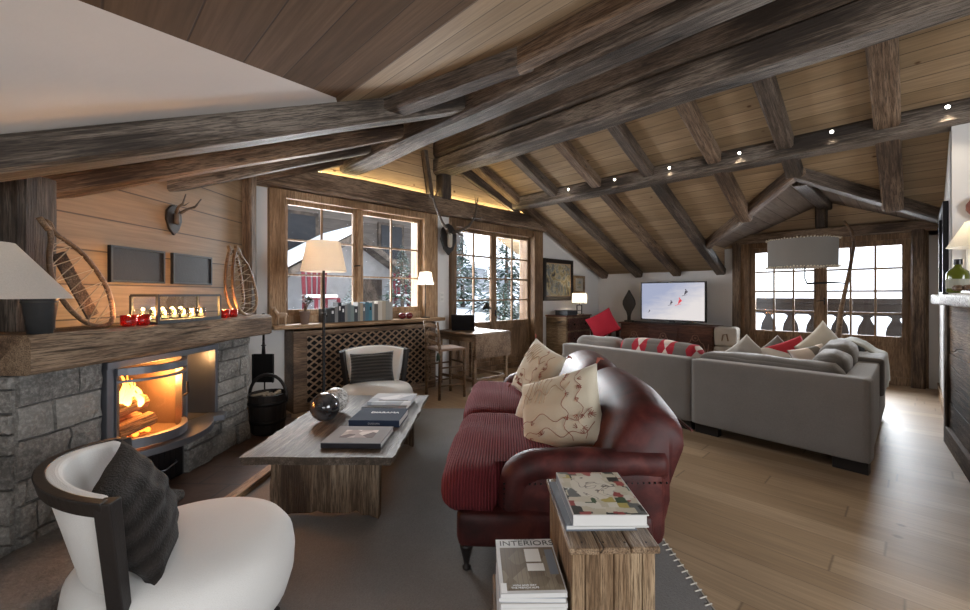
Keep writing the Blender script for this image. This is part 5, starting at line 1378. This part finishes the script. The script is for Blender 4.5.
# throw blankets over the return
b = NB(); rbox(b, -.30, .025, 1.25, 1.85, .40, .775, .03, 12, fn=lambda w: w+Vector((.01*math.sin(w.y*40), 0, .01*mnoise.noise(w*8))), M=rot)
o = obj('throw_blanket', b, V_, None, smooth=True); o.location = E0; o.rotation_euler = (0, 0, A7); tagk(o, 'dark grey throw draped over the return side of the corner sofa', 'blanket', 'throws on the sofa')
M['sage'] = fabric('pale_sage_wool', (.27,.28,.25), (.42,.43,.39), 90, bump=.6)
b = NB()
def drape(b, x0, x1, y0, y1, ztop, zlow, th=.02, M=None):
    # a cloth arching from the seat side over the panel down outside
    n1, n2 = 22, 12; rows = []
    prof_ = [(x0-.32, .66), (x0-.24, .84), (x0-.1, .90), (x0+.02, .85), (x0+.1, .775), (x0+.19, .75), (x0+.205, .6), (x0+.21, zlow)]
    for j in range(n2+1):
        y = y0+(y1-y0)*j/n2; rw = []
        for i in range(n1+1):
            s_ = i/n1*(len(prof_)-1); k = min(int(s_), len(prof_)-2); q = s_-k
            x = prof_[k][0]+(prof_[k+1][0]-prof_[k][0])*q; z = prof_[k][1]+(prof_[k+1][1]-prof_[k][1])*q
            w = Vector((x+.012*math.sin(y*30+z*4), y, z+.015*mnoise.noise(Vector((x*5, y*5, 1))))); rw.append(b.verts.new(M @ w if M else w))
        rows.append(rw)
    for A, B in zip(rows, rows[1:]):
        for i in range(n1): b.faces.new((A[i], A[i+1], B[i+1], B[i]))
drape(b, -.18, 0, 1.75, 2.3, .9, .42, M=rot)
o = obj('throw_blanket', b, M['sage'], None, smooth=True); o.location = E0; o.rotation_euler = (0, 0, A7); tagk(o, 'pale sage throw draped over the far end of the sofa return', 'blanket', 'throws on the sofa')
so = o.modifiers.new('thick', 'SOLIDIFY'); so.thickness = .014
# scatter cushions seen over the back (world positions)
def sc(label, mat, x, y, z, w, h, th, yaw, tilt, roll=0, seed=0): return cushion(label, mat, 0, 0, z, w, h, th, R(yaw), R(tilt), R(roll), 'scatter cushions on the corner sofa', world=(x, y), seed=seed)
M['greyish'] = fabric('pale_grey_cloth', (.32,.3,.28), (.45,.43,.4), 200); 
sc('pale grey cushion standing on its corner, left of the red and white ones', M['greyish'], -1.40, 5.70, .70, .32, .32, .1, 10, 12, 45, 1)
sc('darker grey cushion standing on its corner beside the pale grey one', M['grey_velvet'], -1.15, 5.98, .69, .32, .32, .1, 5, 12, 45, 2)
M['red_white'] = None; n = NT('red_white_block'); p = n.coord('Object'); s = n.sep(p); n.set(n.mix(n.math('GREATER_THAN', n.math('ADD', s[0], s[1]), .02), (.6,.57,.53), (.36,.015,.03)), .9); M['red_white'] = n.m
sc('red and white colour-block cushion in the middle of the corner sofa', M['red_white'], -1.0, 5.85, .66, .50, .42, .14, 35, 24, 20, 3)
sc('large off-white cushion leaning against the sofa return', fabric('offwhite', (.5,.47,.42), (.64,.61,.56), 200), -.72, 6.15, .72, .66, .55, .16, 60, 22, 28, 4)
sc('red patterned cushion in front of the large off-white one', M['ikat'], -.74, 5.55, .66, .44, .4, .14, 50, 26, 10, 5)

# ------------------------------------------------------------------ arched driftwood lamp
lp = w2(4.60, 5.45)
t = thing('driftwood_lamp', 'tall bent driftwood floor lamp with a large grey drum shade by the dormer door', 'floor lamp', (lp.x, lp.y, 0), CAMA)
b = NB(); tube(b, [(-.04, 0, .02), (-.03, 0, .7), (.02, 0, 1.2), (.13, 0, 1.7), (.19, 0, 2.05), (.16, 0, 2.22), (.06, 0, 2.35)], [.04, .034, .027, .022, .02, .018, .01], 10); obj('pole', b, M['chair_wood'], t, smooth=True)
b = NB(); lathe(b, [(.22, 0), (.22, .03), (.06, .05), (.05, .08)], 24); obj('base', b, M['black_metal'], t)
b = NB(); tube(b, [(.08, 0, 1.54), (-.1, 0, 1.55), (-.42, 0, 1.535)], [.008, .012, .014], 8); tube(b, [(-.42, 0, 1.535), (-.45, 0, 1.6), (-.45, 0, 1.85)], .008, 8); obj('shade_arm', b, M['black_metal'], t)
M['drum'] = shade_mat('drum_shade_felt', (.2,.19,.175), .12)
sx = -.49
b = NB(); lathe(b, [(.368, 1.745), (.372, 2.10)], 48, cap=False, cx=sx); obj('lamp_shade', b, M['drum'], t, smooth=True)
b = NB(); fr_ = random.Random(9)
for z in (1.745, 2.10):
    for k in range(70):
        a = 2*PI*k/70; c = Vector((sx+.372*math.cos(a), .372*math.sin(a), z)); d = Vector((math.cos(a)*.02, math.sin(a)*.02, fr_.uniform(-.012, .012)))
        tube(b, [c, c+d*.6, c+d+Vector((fr_.uniform(-.01,.01), fr_.uniform(-.01,.01), .004))], [.006, .007, .003], 5)
obj('fringe', b, M['cream'], t)
light('driftwood_lamp_bulb', 'POINT', (lp.x+sx*RT[0], lp.y+sx*RT[1], 1.92), 2, (1, .75, .5), .05)

# ------------------------------------------------------------------ north-west corner: chest, player, lamp, pictures
t = thing('corner_chest', 'pale wooden chest of drawers in the corner under the painting', 'chest of drawers', (-5.09, 7.42, 0))
b = NB(); bx(b, -.25, .25, -.44, .44, .05, .94); obj('body', b, M['chest_wood'], t, bevel=.006)
b = NB(); bx(b, -.26, .275, -.46, .46, .94, .968); obj('top', b, M['carved'], t, bevel=.006)
for k in range(3):
    b = NB(); bx(b, .25, .266, -.4, .4, .1+.28*k, .35+.28*k); dwr = obj('drawer', b, M['carved'], t, bevel=.005)
    for y_ in (-.2, .2): b = NB(); ball(b, (.28, y_, .225+.28*k), .018, 6); obj('knob', b, M['black_metal'], dwr, smooth=True)
for x in (-.2, .2):
    for y_ in (-.38, .38): b = NB(); bx(b, x-.03, x+.03, y_-.03, y_+.03, 0, .05); obj('foot', b, M['carved'], t)
t = thing('disc_player', 'silver and black disc player on the corner chest', 'stereo', (-5.0, 7.22, .968))
b = NB(); bx(b, -.15, .15, -.19, .16, .0, .09); obj('case', b, M['zinc'], t, bevel=.006)
b = NB(); bx(b, .15, .156, -.1, .14, .02, .07); obj('front_panel', b, M['black'], t)
b = NB(); bx(b, -.16, .2, -.2, .24, .09, .1); obj('lid', b, M['black'], t)
t = thing('chest_lamp', 'small lit lamp with a white shade on an open metal frame on the corner chest', 'lamp', (-5.02, 7.72, .968))
b = NB(); lathe(b, [(.165, .24), (.15, .45)], 32, cap=False); obj('lamp_shade', b, M['shade_white'], t, smooth=True)
b = NB()
for y_ in (-.09, .09): bx(b, -.008, .008, y_-.008, y_+.008, 0, .2)
bx(b, -.008, .008, -.09, .09, .185, .2); bx(b, -.05, .05, -.1, .1, 0, .01); bx(b, -.006, .006, -.006, .006, .2, .33); obj('stand', b, M['black_metal'], t)
light('chest_lamp_bulb', 'POINT', (-5.02, 7.72, 1.31), 3, (1, .82, .6), .03)
n = NT('portrait_paint'); p = n.coord('Object'); f = n.noise(p, 3.5, 3, .5, 1.6); g = n.noise(p, 8, 2, .5, 2.2)
c_ = n.ramp(f, [(.3, (.03,.035,.05)), (.42, (.33,.27,.13)), (.5, (.42,.38,.28)), (.58, (.14,.18,.2)), (.66, (.3,.22,.1)), (.8, (.45,.42,.36))]); c_ = n.mix(n.ramp(g, [(.44, 0.0), (.47, .8), (.5, 0.0)]), c_, (.03,.025,.02))
n.set(c_, .4); M['painting'] = n.m
t = thing('painting', 'colourful abstract portrait painting in a dark frame above the corner chest', 'painting', (XW+.005, 7.40, 1.70))
b = NB(); bx(b, 0, .02, -.44, .44, -.35, .35); obj('canvas', b, M['painting'], t)
b = NB(); f = .085
for a in ((-.53, -.44, -.44, .44), (.44, .53, -.44, .44)): bx(b, 0, .045, a[0], a[1], a[2], a[3])
bx(b, 0, .045, -.44, .44, .35, .44); bx(b, 0, .045, -.44, .44, -.44, -.35); obj('frame', b, M['dark_wood'], t, bevel=.006)
b = NB()
for q in ((-.44, -.425, -.35, .35), (.425, .44, -.35, .35), (-.425, .425, .335, .35), (-.425, .425, -.35, -.335)): bx(b, .02, .03, *q)
obj('gilt_slip', b, M['tan_thread'], t)
t = thing('small_picture', 'small framed picture hanging between the painting and the corner', 'picture', (XW+.005, 8.2, 1.615))
b = NB(); bx(b, 0, .015, -.16, .16, -.14, .14); obj('mount', b, plain('mount_grey', (.35,.33,.29), .7), t)
b = NB(); bx(b, .015, .018, -.07, .07, -.08, .08); obj('image', b, M['painting'], t)
b = NB()
for q in ((-.23, -.16, -.2, .2), (.16, .23, -.2, .2), (-.16, .16, .14, .2), (-.16, .16, -.2, -.14)): bx(b, 0, .03, *q)
obj('frame', b, M['chest_wood'], t, bevel=.004)
t = thing('bench', 'low dark bench against the far wall left of the carved sideboard', 'bench', (-4.98, 8.72, 0))
b = NB(); bx(b, -.3, .25, -.2, .25, .56, .6); obj('seat', b, M['carved'], t)
for x in (-.25, .2):
    for y_ in (-.15, .2): b = NB(); bx(b, x-.025, x+.025, y_-.025, y_+.025, 0, .56); obj('leg', b, M['carved'], t)
sc2 = cushion('bright red cushion with a white tie, beyond the left end of the corner sofa', M['red'], 0, 0, .84, .5, .46, .12, R(20), R(15), R(30), 'cushions beyond the sofa', world=(-4.05, 7.0), seed=6)
t = thing('occasional_stool', 'upholstered stool carrying the red cushion beyond the corner sofa', 'stool', (-4.05, 7.0, 0))
b = NB(); rbox(b, -.28, .28, -.28, .28, .38, .60, .06, 8, puff=.01); obj('seat', b, M['grey_velvet'], t, smooth=True)
for x in (-.22, .22):
    for y_ in (-.22, .22): b = NB(); bx(b, x-.025, x+.025, y_-.025, y_+.025, 0, .38); obj('leg', b, M['dark_wood'], t)

# sideboard, television, sculpture
t = thing('carved_sideboard', 'long carved dark red-brown sideboard under the television', 'sideboard', (-3.58, 8.78, 0))
b = NB(); bx(b, -.93, .93, -.22, .25, .08, .76); obj('body', b, M['carved'], t, bevel=.008)
b = NB(); bx(b, -.97, .97, -.26, .26, .76, .79); obj('top', b, M['carved'], t, bevel=.008)
M['carve_lite'] = plain('worn_carving', (.26,.14,.1), .6, var=.3)
for k in range(3):
    xc = -.62+.62*k; b = NB(); bx(b, xc-.29, xc+.29, -.235, -.22, .14, .72); dp = obj('door_panel', b, M['carved'], t, bevel=.006)
    b = NB()
    for s in (-1, 1):
        tube(b, [(xc+s*(.04+.2*q/12), -.238, .42+.14*math.sin(q*.55)+.08*math.cos(q*.9)) for q in range(13)], .008, 6)
        tube(b, [(xc+s*(.05+.18*q/10), -.238, .3+.07*math.sin(q*.7)) for q in range(11)], .007, 6)
    lathe_pts = [(xc+.06*math.cos(a*.6), -.238, .55+.06*math.sin(a*.6)) for a in range(11)]; tube(b, lathe_pts, .008, 6, closed=True); ball(b, (xc, -.238, .55), .02, 6)
    obj('carving', b, M['carve_lite'], dp, smooth=True)
for x in (-.85, .85):
    for y_ in (-.15, .18): b = NB(); bx(b, x-.04, x+.04, y_-.04, y_+.04, 0, .08); obj('foot', b, M['carved'], t)
t = thing('television', 'flat television showing skiers on a snow slope, on the sideboard', 'television', (-3.47, 8.72, .79), R(-2))
b = NB(); bx(b, -.66, .66, -.02, .03, .06, .86); obj('housing', b, M['black'], t, bevel=.004)
sc_n = NT('ski_screen'); p = sc_n.coord('Object', rot=(0, 0, 0)); s = sc_n.sep(p)
fo = sc_n.noise(sc_n.comb(sc_n.math('MULTIPLY', s[0], 1.3), 0.0, sc_n.math('MULTIPLY', s[2], 5.0)), 2.6, 4, .6, .5)
dg_ = sc_n.math('MULTIPLY_ADD', s[0], .55, sc_n.math('MULTIPLY_ADD', s[2], -.9, .6)); 
c_ = sc_n.mix(sc_n.ramp(sc_n.math('MULTIPLY_ADD', fo, .5, dg_), [(.15, 0.0), (.75, 1.0)]), (.42,.46,.62), (.85,.8,.79))
em = sc_n.n('Emission'); sc_n.l(c_, em.inputs[0]); em.inputs[1].default_value = .42; sc_n.l(em.outputs[0], sc_n.out.inputs[0])
b = NB(); bx(b, -.635, .635, -.0225, -.0205, .085, .835); scr = obj('screen', b, sc_n.m, t)
sk = emit('screen_skier_dark', (.05,.045,.06), .3); skr = emit('screen_skier_red', (.45,.04,.05), .6)
for x, z, s_, m_ in ((.28, .64, 1, sk), (.16, .46, 1.15, skr), (-.01, .43, .8, sk), (-.47, .25, .45, sk)):
    b = NB(); Y_ = -.0235
    prism(b, [(x-.03*s_, z-.05*s_), (x+.01*s_, z-.02*s_), (x+.045*s_, z+.01*s_), (x+.02*s_, z+.045*s_), (x-.01*s_, z+.03*s_), (x-.02*s_, z-.01*s_)], Y_, Y_+.0008, 'y')
    prism(b, [(x-.01*s_, z+.045*s_), (x+.012*s_, z+.045*s_), (x+.012*s_, z+.068*s_), (x-.01*s_, z+.068*s_)], Y_, Y_+.0008, 'y')
    prism(b, [(x-.075*s_, z-.075*s_), (x+.03*s_, z-.045*s_), (x+.03*s_, z-.038*s_), (x-.075*s_, z-.066*s_)], Y_, Y_+.0008, 'y')
    obj('screen_skier', b, m_, scr)
b = NB(); bx(b, -.05, .05, -.02, .03, .012, .07); bx(b, -.28, .28, -.12, .12, 0, .012); obj('stand', b, M['black'], t, bevel=.003)
t = thing('soundbar', 'low dark soundbar box lying before the television on the sideboard', 'speaker', (-3.5, 8.57, .79))
b = NB(); bx(b, -.75, .3, -.025, .02, 0, .035); obj('case', b, M['black'], t, bevel=.004)
t = thing('leaf_sculpture', 'dark leaf-shaped wooden sculpture on a thin foot left of the television', 'sculpture', (-4.40, 8.72, .79))
b = NB(); pts = []
for z, w in ((.03, .035), (.14, .035), (.22, .06), (.3, .11), (.38, .145), (.46, .14), (.54, .1), (.62, .05), (.70, .004)): pts.append((w, z))
poly = [(w, z) for w, z in pts]+[(-w, z) for w, z in pts[::-1]]
prism(b, poly, -.018, .018, 'y'); obj('leaf', b, M['dark_wood'], t, bevel=.006)
b = NB(); bx(b, -.08, .08, -.06, .06, 0, .035); obj('foot', b, M['dark_wood'], t)
M['whitewash'] = plain('whitewashed_wood', (.42,.38,.33), .8, bump=.5, var=.25)
for k, (z, h, lab) in enumerate(((0, .43, 'pale whitewashed log stool on the floor right of the sideboard, the lower one'), (.431, .36, 'pale whitewashed log block stacked on the log stool right of the sideboard'))):
    t = thing('log_block', lab, 'log stool', (-2.46-.0*k, 8.72, z), .1*k, 'whitewashed log blocks')
    b = NB(); rbox(b, -.19, .19, -.18, .18, 0, h, .05, 8, fn=lambda w: w+nz(w, .012, 7)); obj('block', b, M['whitewash'], t, smooth=True)
    b = NB(); tube(b, [(-.05, -.185, h*.3), (-.03, -.2, h*.6), (.03, -.2, h*.65), (.05, -.187, h*.3)], .012, 6); obj('rope_handle', b, M['chair_wood'], t)

# ------------------------------------------------------------------ right-hand counter block, ledge and its things
CB = Vector((.185, 5.92, 0)); CA = R(4.6)
t = thing('counter_block', 'old wood panelled half wall with a rough stone ledge at the right edge', 'counter', CB, CA)
M['cpanel'] = timber('counter_old_planks', (.045,.025,.014), (.125,.075,.044), (.22,.145,.09), .8, axis='y', bump=.6)
b = NB()
for k in range(5): bx(b, .03+.004*(k % 2), .5, -3.0, -.08, .16+.23*k, .387+.23*k)
obj('panel_boards', b, M['cpanel'], t, bevel=.004)
hewn('corner_post', (.06, -.03, 0), (.06, -.03, 1.3), .12, .1, M['beam_dark'], t, up=(0,1,0))
b = NB(); bx(b, .0, .1, -3.0, -.08, 0, .16); obj('skirting', b, M['cpanel'], t, bevel=.006)
b = NB(); rbox(b, -.09, .5, -3.0, -.07, 1.305, 1.395, .02, 14, fn=lambda w: w+nz(w, .012, 14)); 
n = NT('ledge_granite'); p = n.coord(); n.set(n.ramp(n.noise(p, 55, 3, .7), [(.4, (.14,.13,.13)), (.6, (.62,.6,.6))]), .6); n.bump(n.noise(p, 30, 4), .8, .01)
obj('stone_ledge', b, n.m, t, smooth=False)
lz = 1.408
def lt(name, label, cat, x, y, group=None): 
    p = CB+Matrix.Rotation(CA, 3, 'Z') @ Vector((x, y, 0)); return thing(name, label, cat, (p.x, p.y, lz), CA, group)
t = lt('oil_bottle', 'large round-shouldered green bottle of olive oil on the stone ledge', 'bottle', .03, -.5)
M['oil'] = plain('green_oil_bottle', (.085,.1,.012), .15, coat=.4)
b = NB(); lathe(b, [(.0001, 0), (.062, 0), (.072, .015), (.072, .15), (.064, .185), (.032, .215), (.022, .23), (.022, .25)], 28); obj('glass_body', b, M['oil'], t, smooth=True)
b = NB(); lathe(b, [(.027, .245), (.027, .29), (.0001, .291)], 18); obj('cap', b, M['black'], t)
b = NB(); lathe(b, [(.0728, .04), (.0728, .12)], 28, cap=False); lbl = obj('label', b, plain('bottle_label', (.3,.3,.24), .7), t)
t = lt('ledge_tray', 'dark shallow tray on the stone ledge before the lamp', 'tray', .10, -1.0)
b = NB(); bx(b, -.09, .17, -.3, .22, 0, .012); bx(b, -.09, -.08, -.3, .22, .012, .03); obj('tray', b, M['dark_wood'], t)
b = NB()
for k in range(5): pass
b.free()
wr = random.Random(6)
for k in range(6):
    p = CB+Matrix.Rotation(CA, 3, 'Z') @ Vector((-.03+.05*(k % 3), -.9-.06*(k//3)-.02*k, 0)); b = NB(); ball(b, (0, 0, .026), .026, 6, 1.0); o = obj('walnut', b, M['chair_wood'], None, (p.x, p.y, lz+.013), smooth=True)
    tagk(o, 'brown walnut lying in the dark tray beside the oil bottle', 'walnut', 'walnuts in the tray')
t = lt('ledge_lamp', 'lit lamp with a cream cone shade on a slim black stem on the stone ledge', 'lamp', .21, -.35)
b = NB(); lathe(b, [(.235, .40), (.12, .62)], 36, cap=False); obj('lamp_shade', b, M['shade_white'], t, smooth=True)
b = NB(); lathe(b, [(.07, 0), (.07, .012), (.012, .03), (.009, .42), (.009, .52)], 16); obj('stem', b, M['black_metal'], t, smooth=True)
p = t.location; light('ledge_lamp_bulb', 'POINT', (p.x, p.y, p.z+.5), 1.5, (1, .8, .55), .03)
t = thing('heart_ornament', 'dark red wicker heart hanging on the white wall above the ledge lamp', 'ornament', (.50, 5.945, 2.16), 0)
b = NB(); pts = []
for k in range(30):
    a = 2*PI*k/30; pts.append((.011*16*math.sin(a)**3, .011*(13*math.cos(a)-5*math.cos(2*a)-2*math.cos(3*a)-math.cos(4*a))))
prism(b, pts, -.05, 0, 'y'); obj('heart', b, fabric('berry_heart', (.12,.03,.025), (.3,.14,.1), 60, bump=1.0), t, bevel=.012)
b = NB(); tube(b, [(0, -.02, .06), (0, -.01, .22)], .003, 5); obj('string', b, M['cream'], t)
t = thing('blue_picture', 'small white-framed picture with a pale blue image above the stone ledge', 'picture', (.50, 5.945, 1.66), 0)
b = NB(); bx(b, -.17, .17, -.025, 0, -.19, .19); obj('frame', b, M['white'], t, bevel=.004)
b = NB(); bx(b, -.06, .1, -.028, -.025, -.06, .06); obj('image', b, plain('pale_blue_image', (.18,.32,.48), .6), t)
t = thing('wall_mirror', 'tall dark-framed mirror seen edge-on on the right-hand wall', 'mirror', (XR-.005, 6.9, 1.85), 0)
b = NB(); 
for q in ((-.55, -.48, -.5, .5), (.48, .55, -.5, .5)): bx(b, -.04, 0, *q)
bx(b, -.04, 0, -.48, .48, .43, .5); bx(b, -.04, 0, -.48, .48, -.5, -.43); obj('frame', b, M['slate'], t, bevel=.004)
n = NT('mirror_glass'); n.set((.6,.65,.7), .03, 1); b = NB(); bx(b, -.02, -.0, -.48, .48, -.43, .43); obj('mirror_glass', b, n.m, t)
t = thing('light_switch', 'white double light switch plate between window and glazed door', 'switch', (XW+.001, 4.25, 1.35))
b = NB(); bx(b, 0, .01, -.04, .04, -.075, .075); obj('plate', b, M['white'], t, bevel=.003)
for z in (-.035, .035): b = NB(); bx(b, .01, .014, -.025, .025, z-.02, z+.02); obj('rocker', b, M['paper'], t)

# ------------------------------------------------------------------ outside
b = NB(); n_ = 30; g = {}
for i in range(n_+1):
    for j in range(n_+1):
        x = -42+36.2*i/n_; y = -12+44*j/n_; h = .85+.10*mnoise.noise(Vector((x*.35, y*.35, 0)))+(max(0, -9-x))*.06-(.55 if x > -7.2 else 0)
        g[i,j] = b.verts.new((x, y, h))
for i in range(n_):
    for j in range(n_): b.faces.new((g[i,j], g[i+1,j], g[i+1,j+1], g[i,j+1]))
o = obj('snow_field', b, M['snow'], None, smooth=True); o['kind'] = 'structure'
# neighbouring chalet
t = thing('neighbour_chalet', 'dark timber chalet with a snowy gabled stone outbuilding beyond the window', 'building', (-13.5, 4.5, .6))
M['chal_wood'] = planks('chalet_boards', 'y', 'z', .3, [(.10,.085,.075), (.15,.125,.11), (.2,.17,.15)], rough=.8, knots=False)
M['chal_stone'] = plain('chalet_plaster', (.22,.225,.235), .9, bump=.4, var=.3, bscale=12)
b = NB(); bx(b, -1, 1.0, -5.5, 6.5, 1.5, 6.5); obj('timber_wall', b, M['chal_wood'], t)
b = NB(); bx(b, -1, .95, -5.5, 6.5, -.5, 1.5); obj('plaster_wall', b, M['chal_stone'], t)
b = NB(); bx(b, 1.0, 2.3, -5.5, 6.8, 3.7, 3.85)
for k in range(9): bx(b, 1.0, 2.5, -5.2+1.4*k, -5.05+1.4*k, 3.5, 3.7)
obj('balcony', b, M['beam_dark'], t)
for y_ in (-1.9, .2, 3.2):
    b = NB(); bx(b, 1.0, 1.06, y_-.5, y_+.5, 1.9, 3.2); wv = obj('window', b, M['beam_dark'], t)
    b = NB(); bx(b, 1.05, 1.08, y_-.4, y_+.4, 2.0, 3.1); obj('pane', b, M['slate'], wv)
t = thing('stone_hut', 'low stone hut with a snow-covered gable roof outside the left window', 'building', (-10.3, 5.15, .7))
b = NB(); prism(b, [(-1.6, -.3), (1.3, -.3), (1.3, 1.3), (0, 2.1), (-1.6, 1.15)], -1.2, 0, 'x'); obj('wall', b, M['chal_stone'], t)
b = NB(); prism(b, [(-2.3, .72), (0, 2.1), (0, 2.28), (-2.3, .9)], -1.4, .45, 'x'); prism(b, [(1.9, .92), (0, 2.1), (0, 2.28), (1.9, 1.1)], -1.4, .45, 'x'); obj('roof', b, M['beam'], t)
b = NB(); prism(b, [(-2.35, .92), (-.1, 2.24), (-.1, 2.44), (-2.35, 1.12)], -1.4, .4, 'x'); obj('roof_snow', b, M['snow'], t, bevel=.05)
b = NB(); bx(b, 0, .04, .3, .9, .1, 1.1); obj('door', b, M['beam_dark'], t)
# red slatted garden chairs standing in the snow
M['chair_red'] = plain('red_painted_slat', (.12,.008,.018), .6)
def garden_chair(label, x, y):
    t = thing('garden_chair', label, 'garden chair', (x, y, .92), R(8), 'red garden chairs in the snow')
    for k in range(5):
        yy = -.24+.12*k; b = NB(); prism(b, [(yy-.04, .35), (yy+.04, .35), (yy*1.15+.04, 1.02+.03*(k % 2)), (yy*1.15-.04, 1.02+.03*(k % 2))], -.3, -.275, 'x'); obj('back_slat', b, M['chair_red'], t)
    b = NB(); bx(b, -.28, .3, -.28, .28, .36, .39); obj('seat', b, M['chair_red'], t)
    for xx in (-.25, .25):
        for yy in (-.27, .27): b = NB(); bx(b, xx-.03, xx+.03, yy-.03, yy+.03, 0, .37); obj('leg', b, M['chair_red'], t)
    b = NB(); rbox(b, -.25, .28, -.26, .26, .385, .47, .04, 6); obj('snow_cap', b, M['snow'], t, smooth=True)
    return t
garden_chair('red slatted garden chair in the snow, outside the left window pane', -9.3, 3.95)
garden_chair('red slatted garden chair in the snow, outside the right window pane', -9.3, 6.3)
# conifers
M['needle'] = plain('spruce_needles', (.045,.08,.06), .8, var=.4); M['needle_snow'] = plain('frosted_needles', (.45,.52,.53), .8)
def conifer(label, x, y, h, rad, seed, z0=.8, dens=1.0):
    rn = random.Random(seed); t = thing('spruce_tree', label, 'tree', (x, y, z0), 0, 'spruces beyond the glazed door and window')
    b = NB(); tube(b, [(0, 0, 0), (0, 0, h*.95)], [rad*.08, .01], 8); obj('trunk', b, M['beam_dark'], t)
    g_ = NB(); s_ = NB(); N = int(900*dens)
    for k in range(N):
        q = rn.random()**.8; z = h*(.06+.94*q); rr2 = rad*(1-q)*(.35+.65*rn.random())+.03; a = rn.random()*6.28
        c = Vector((rr2*math.cos(a), rr2*math.sin(a), z-rr2*.25)); d = Vector((math.cos(a), math.sin(a), -.35+rn.uniform(-.3,.3))).normalized(); sd = d.cross(Vector((0,0,1))).normalized()
        Ln = rad*.22*(1.15-q); wd = Ln*.34; up = Vector((0, 0, wd*rn.uniform(-.3, .6)))
        for B_, off, sc_ in ((g_, 0, 1),) + (((s_, .012+.01*rn.random(), .75),) if rn.random() < .45 else ()):
            o_ = Vector((0, 0, off)); vs = [B_.verts.new(v+o_) for v in (c-d*Ln*.5*sc_, c+sd*wd*sc_+up, c+d*Ln*.6*sc_, c-sd*wd*sc_)]; B_.faces.new(vs)
    obj('needles', g_, M['needle'], t); obj('branch_snow', s_, M['needle_snow'], t)
for a in (('tall snowy spruce filling the right leaf of the glazed door', -8.6, 9.3, 2.9, 1.25, 1, .7, 1.3), ('snowy spruce behind the desk lamp in the left leaf of the glazed door', -10.5, 9.2, 2.6, 1.2, 2, .7), ('bushy spruce low at the foot of the glazed door', -7.6, 8.1, 1.4, .8, 3, .3), ('small spruce standing outside the right window pane', -8.8, 5.75, 1.9, .75, 4, .7, .8), ('little spruce outside the middle of the window', -7.8, 3.95, .95, .5, 5, .7, .5), ('distant spruce left in the glazed door view', -15, 12.5, 4.5, 1.6, 6, .9)): conifer(*a)
b = NB(); bx(b, -22, -21.5, 8, 24, .5, 3.2); o = obj('garden_wall', b, M['chal_stone'], None); tagk(o, 'long grey building far off behind the spruces outside the glazed door', 'building')
b = NB(); bx(b, -21.6, -21.0, 8, 24, 3.2, 3.5); o = obj('far_roof_snow', b, M['snow'], None); tagk(o, 'snow lying on top of the far grey building outside the door', 'snow')
# dormer balcony
t = thing('balcony_railing', 'dark wooden balcony railing with vase-shaped cut balusters outside the dormer door', 'railing', (-1.0, 10.35, 0))
b = NB(); bx(b, -2.4, 2.4, -.06, .06, 1.22, 1.32); bx(b, -2.4, 2.4, -.03, .03, 1.0, 1.24); bx(b, -2.4, 2.4, -.03, .03, .1, .36); obj('rail', b, M['dark_wood'], t, bevel=.004)
pr_ = [(.06, .36), (.06, .42), (.045, .46), (.10, .56), (.135, .68), (.115, .80), (.06, .92), (.05, .96), (.1, 1.0)]
for k in range(13):
    x = -2.28+.38*k; poly = [(x+w, z) for w, z in pr_]+[(x-w, z) for w, z in pr_[::-1]]
    b = NB(); prism(b, poly, -.02, .02, 'y'); obj('baluster', b, M['dark_wood'], t)
b = NB(); bx(b, -4.0, 2.0, YT+.26, 10.5, -.1, .06); o = struct('balcony_floor', b, M['snow'])
b = NB(); bx(b, -60, 60, 34, 36, -6, .4); o = struct('distant_snow_ridge', b, M['snow'])

bpy.context.view_layer.update()
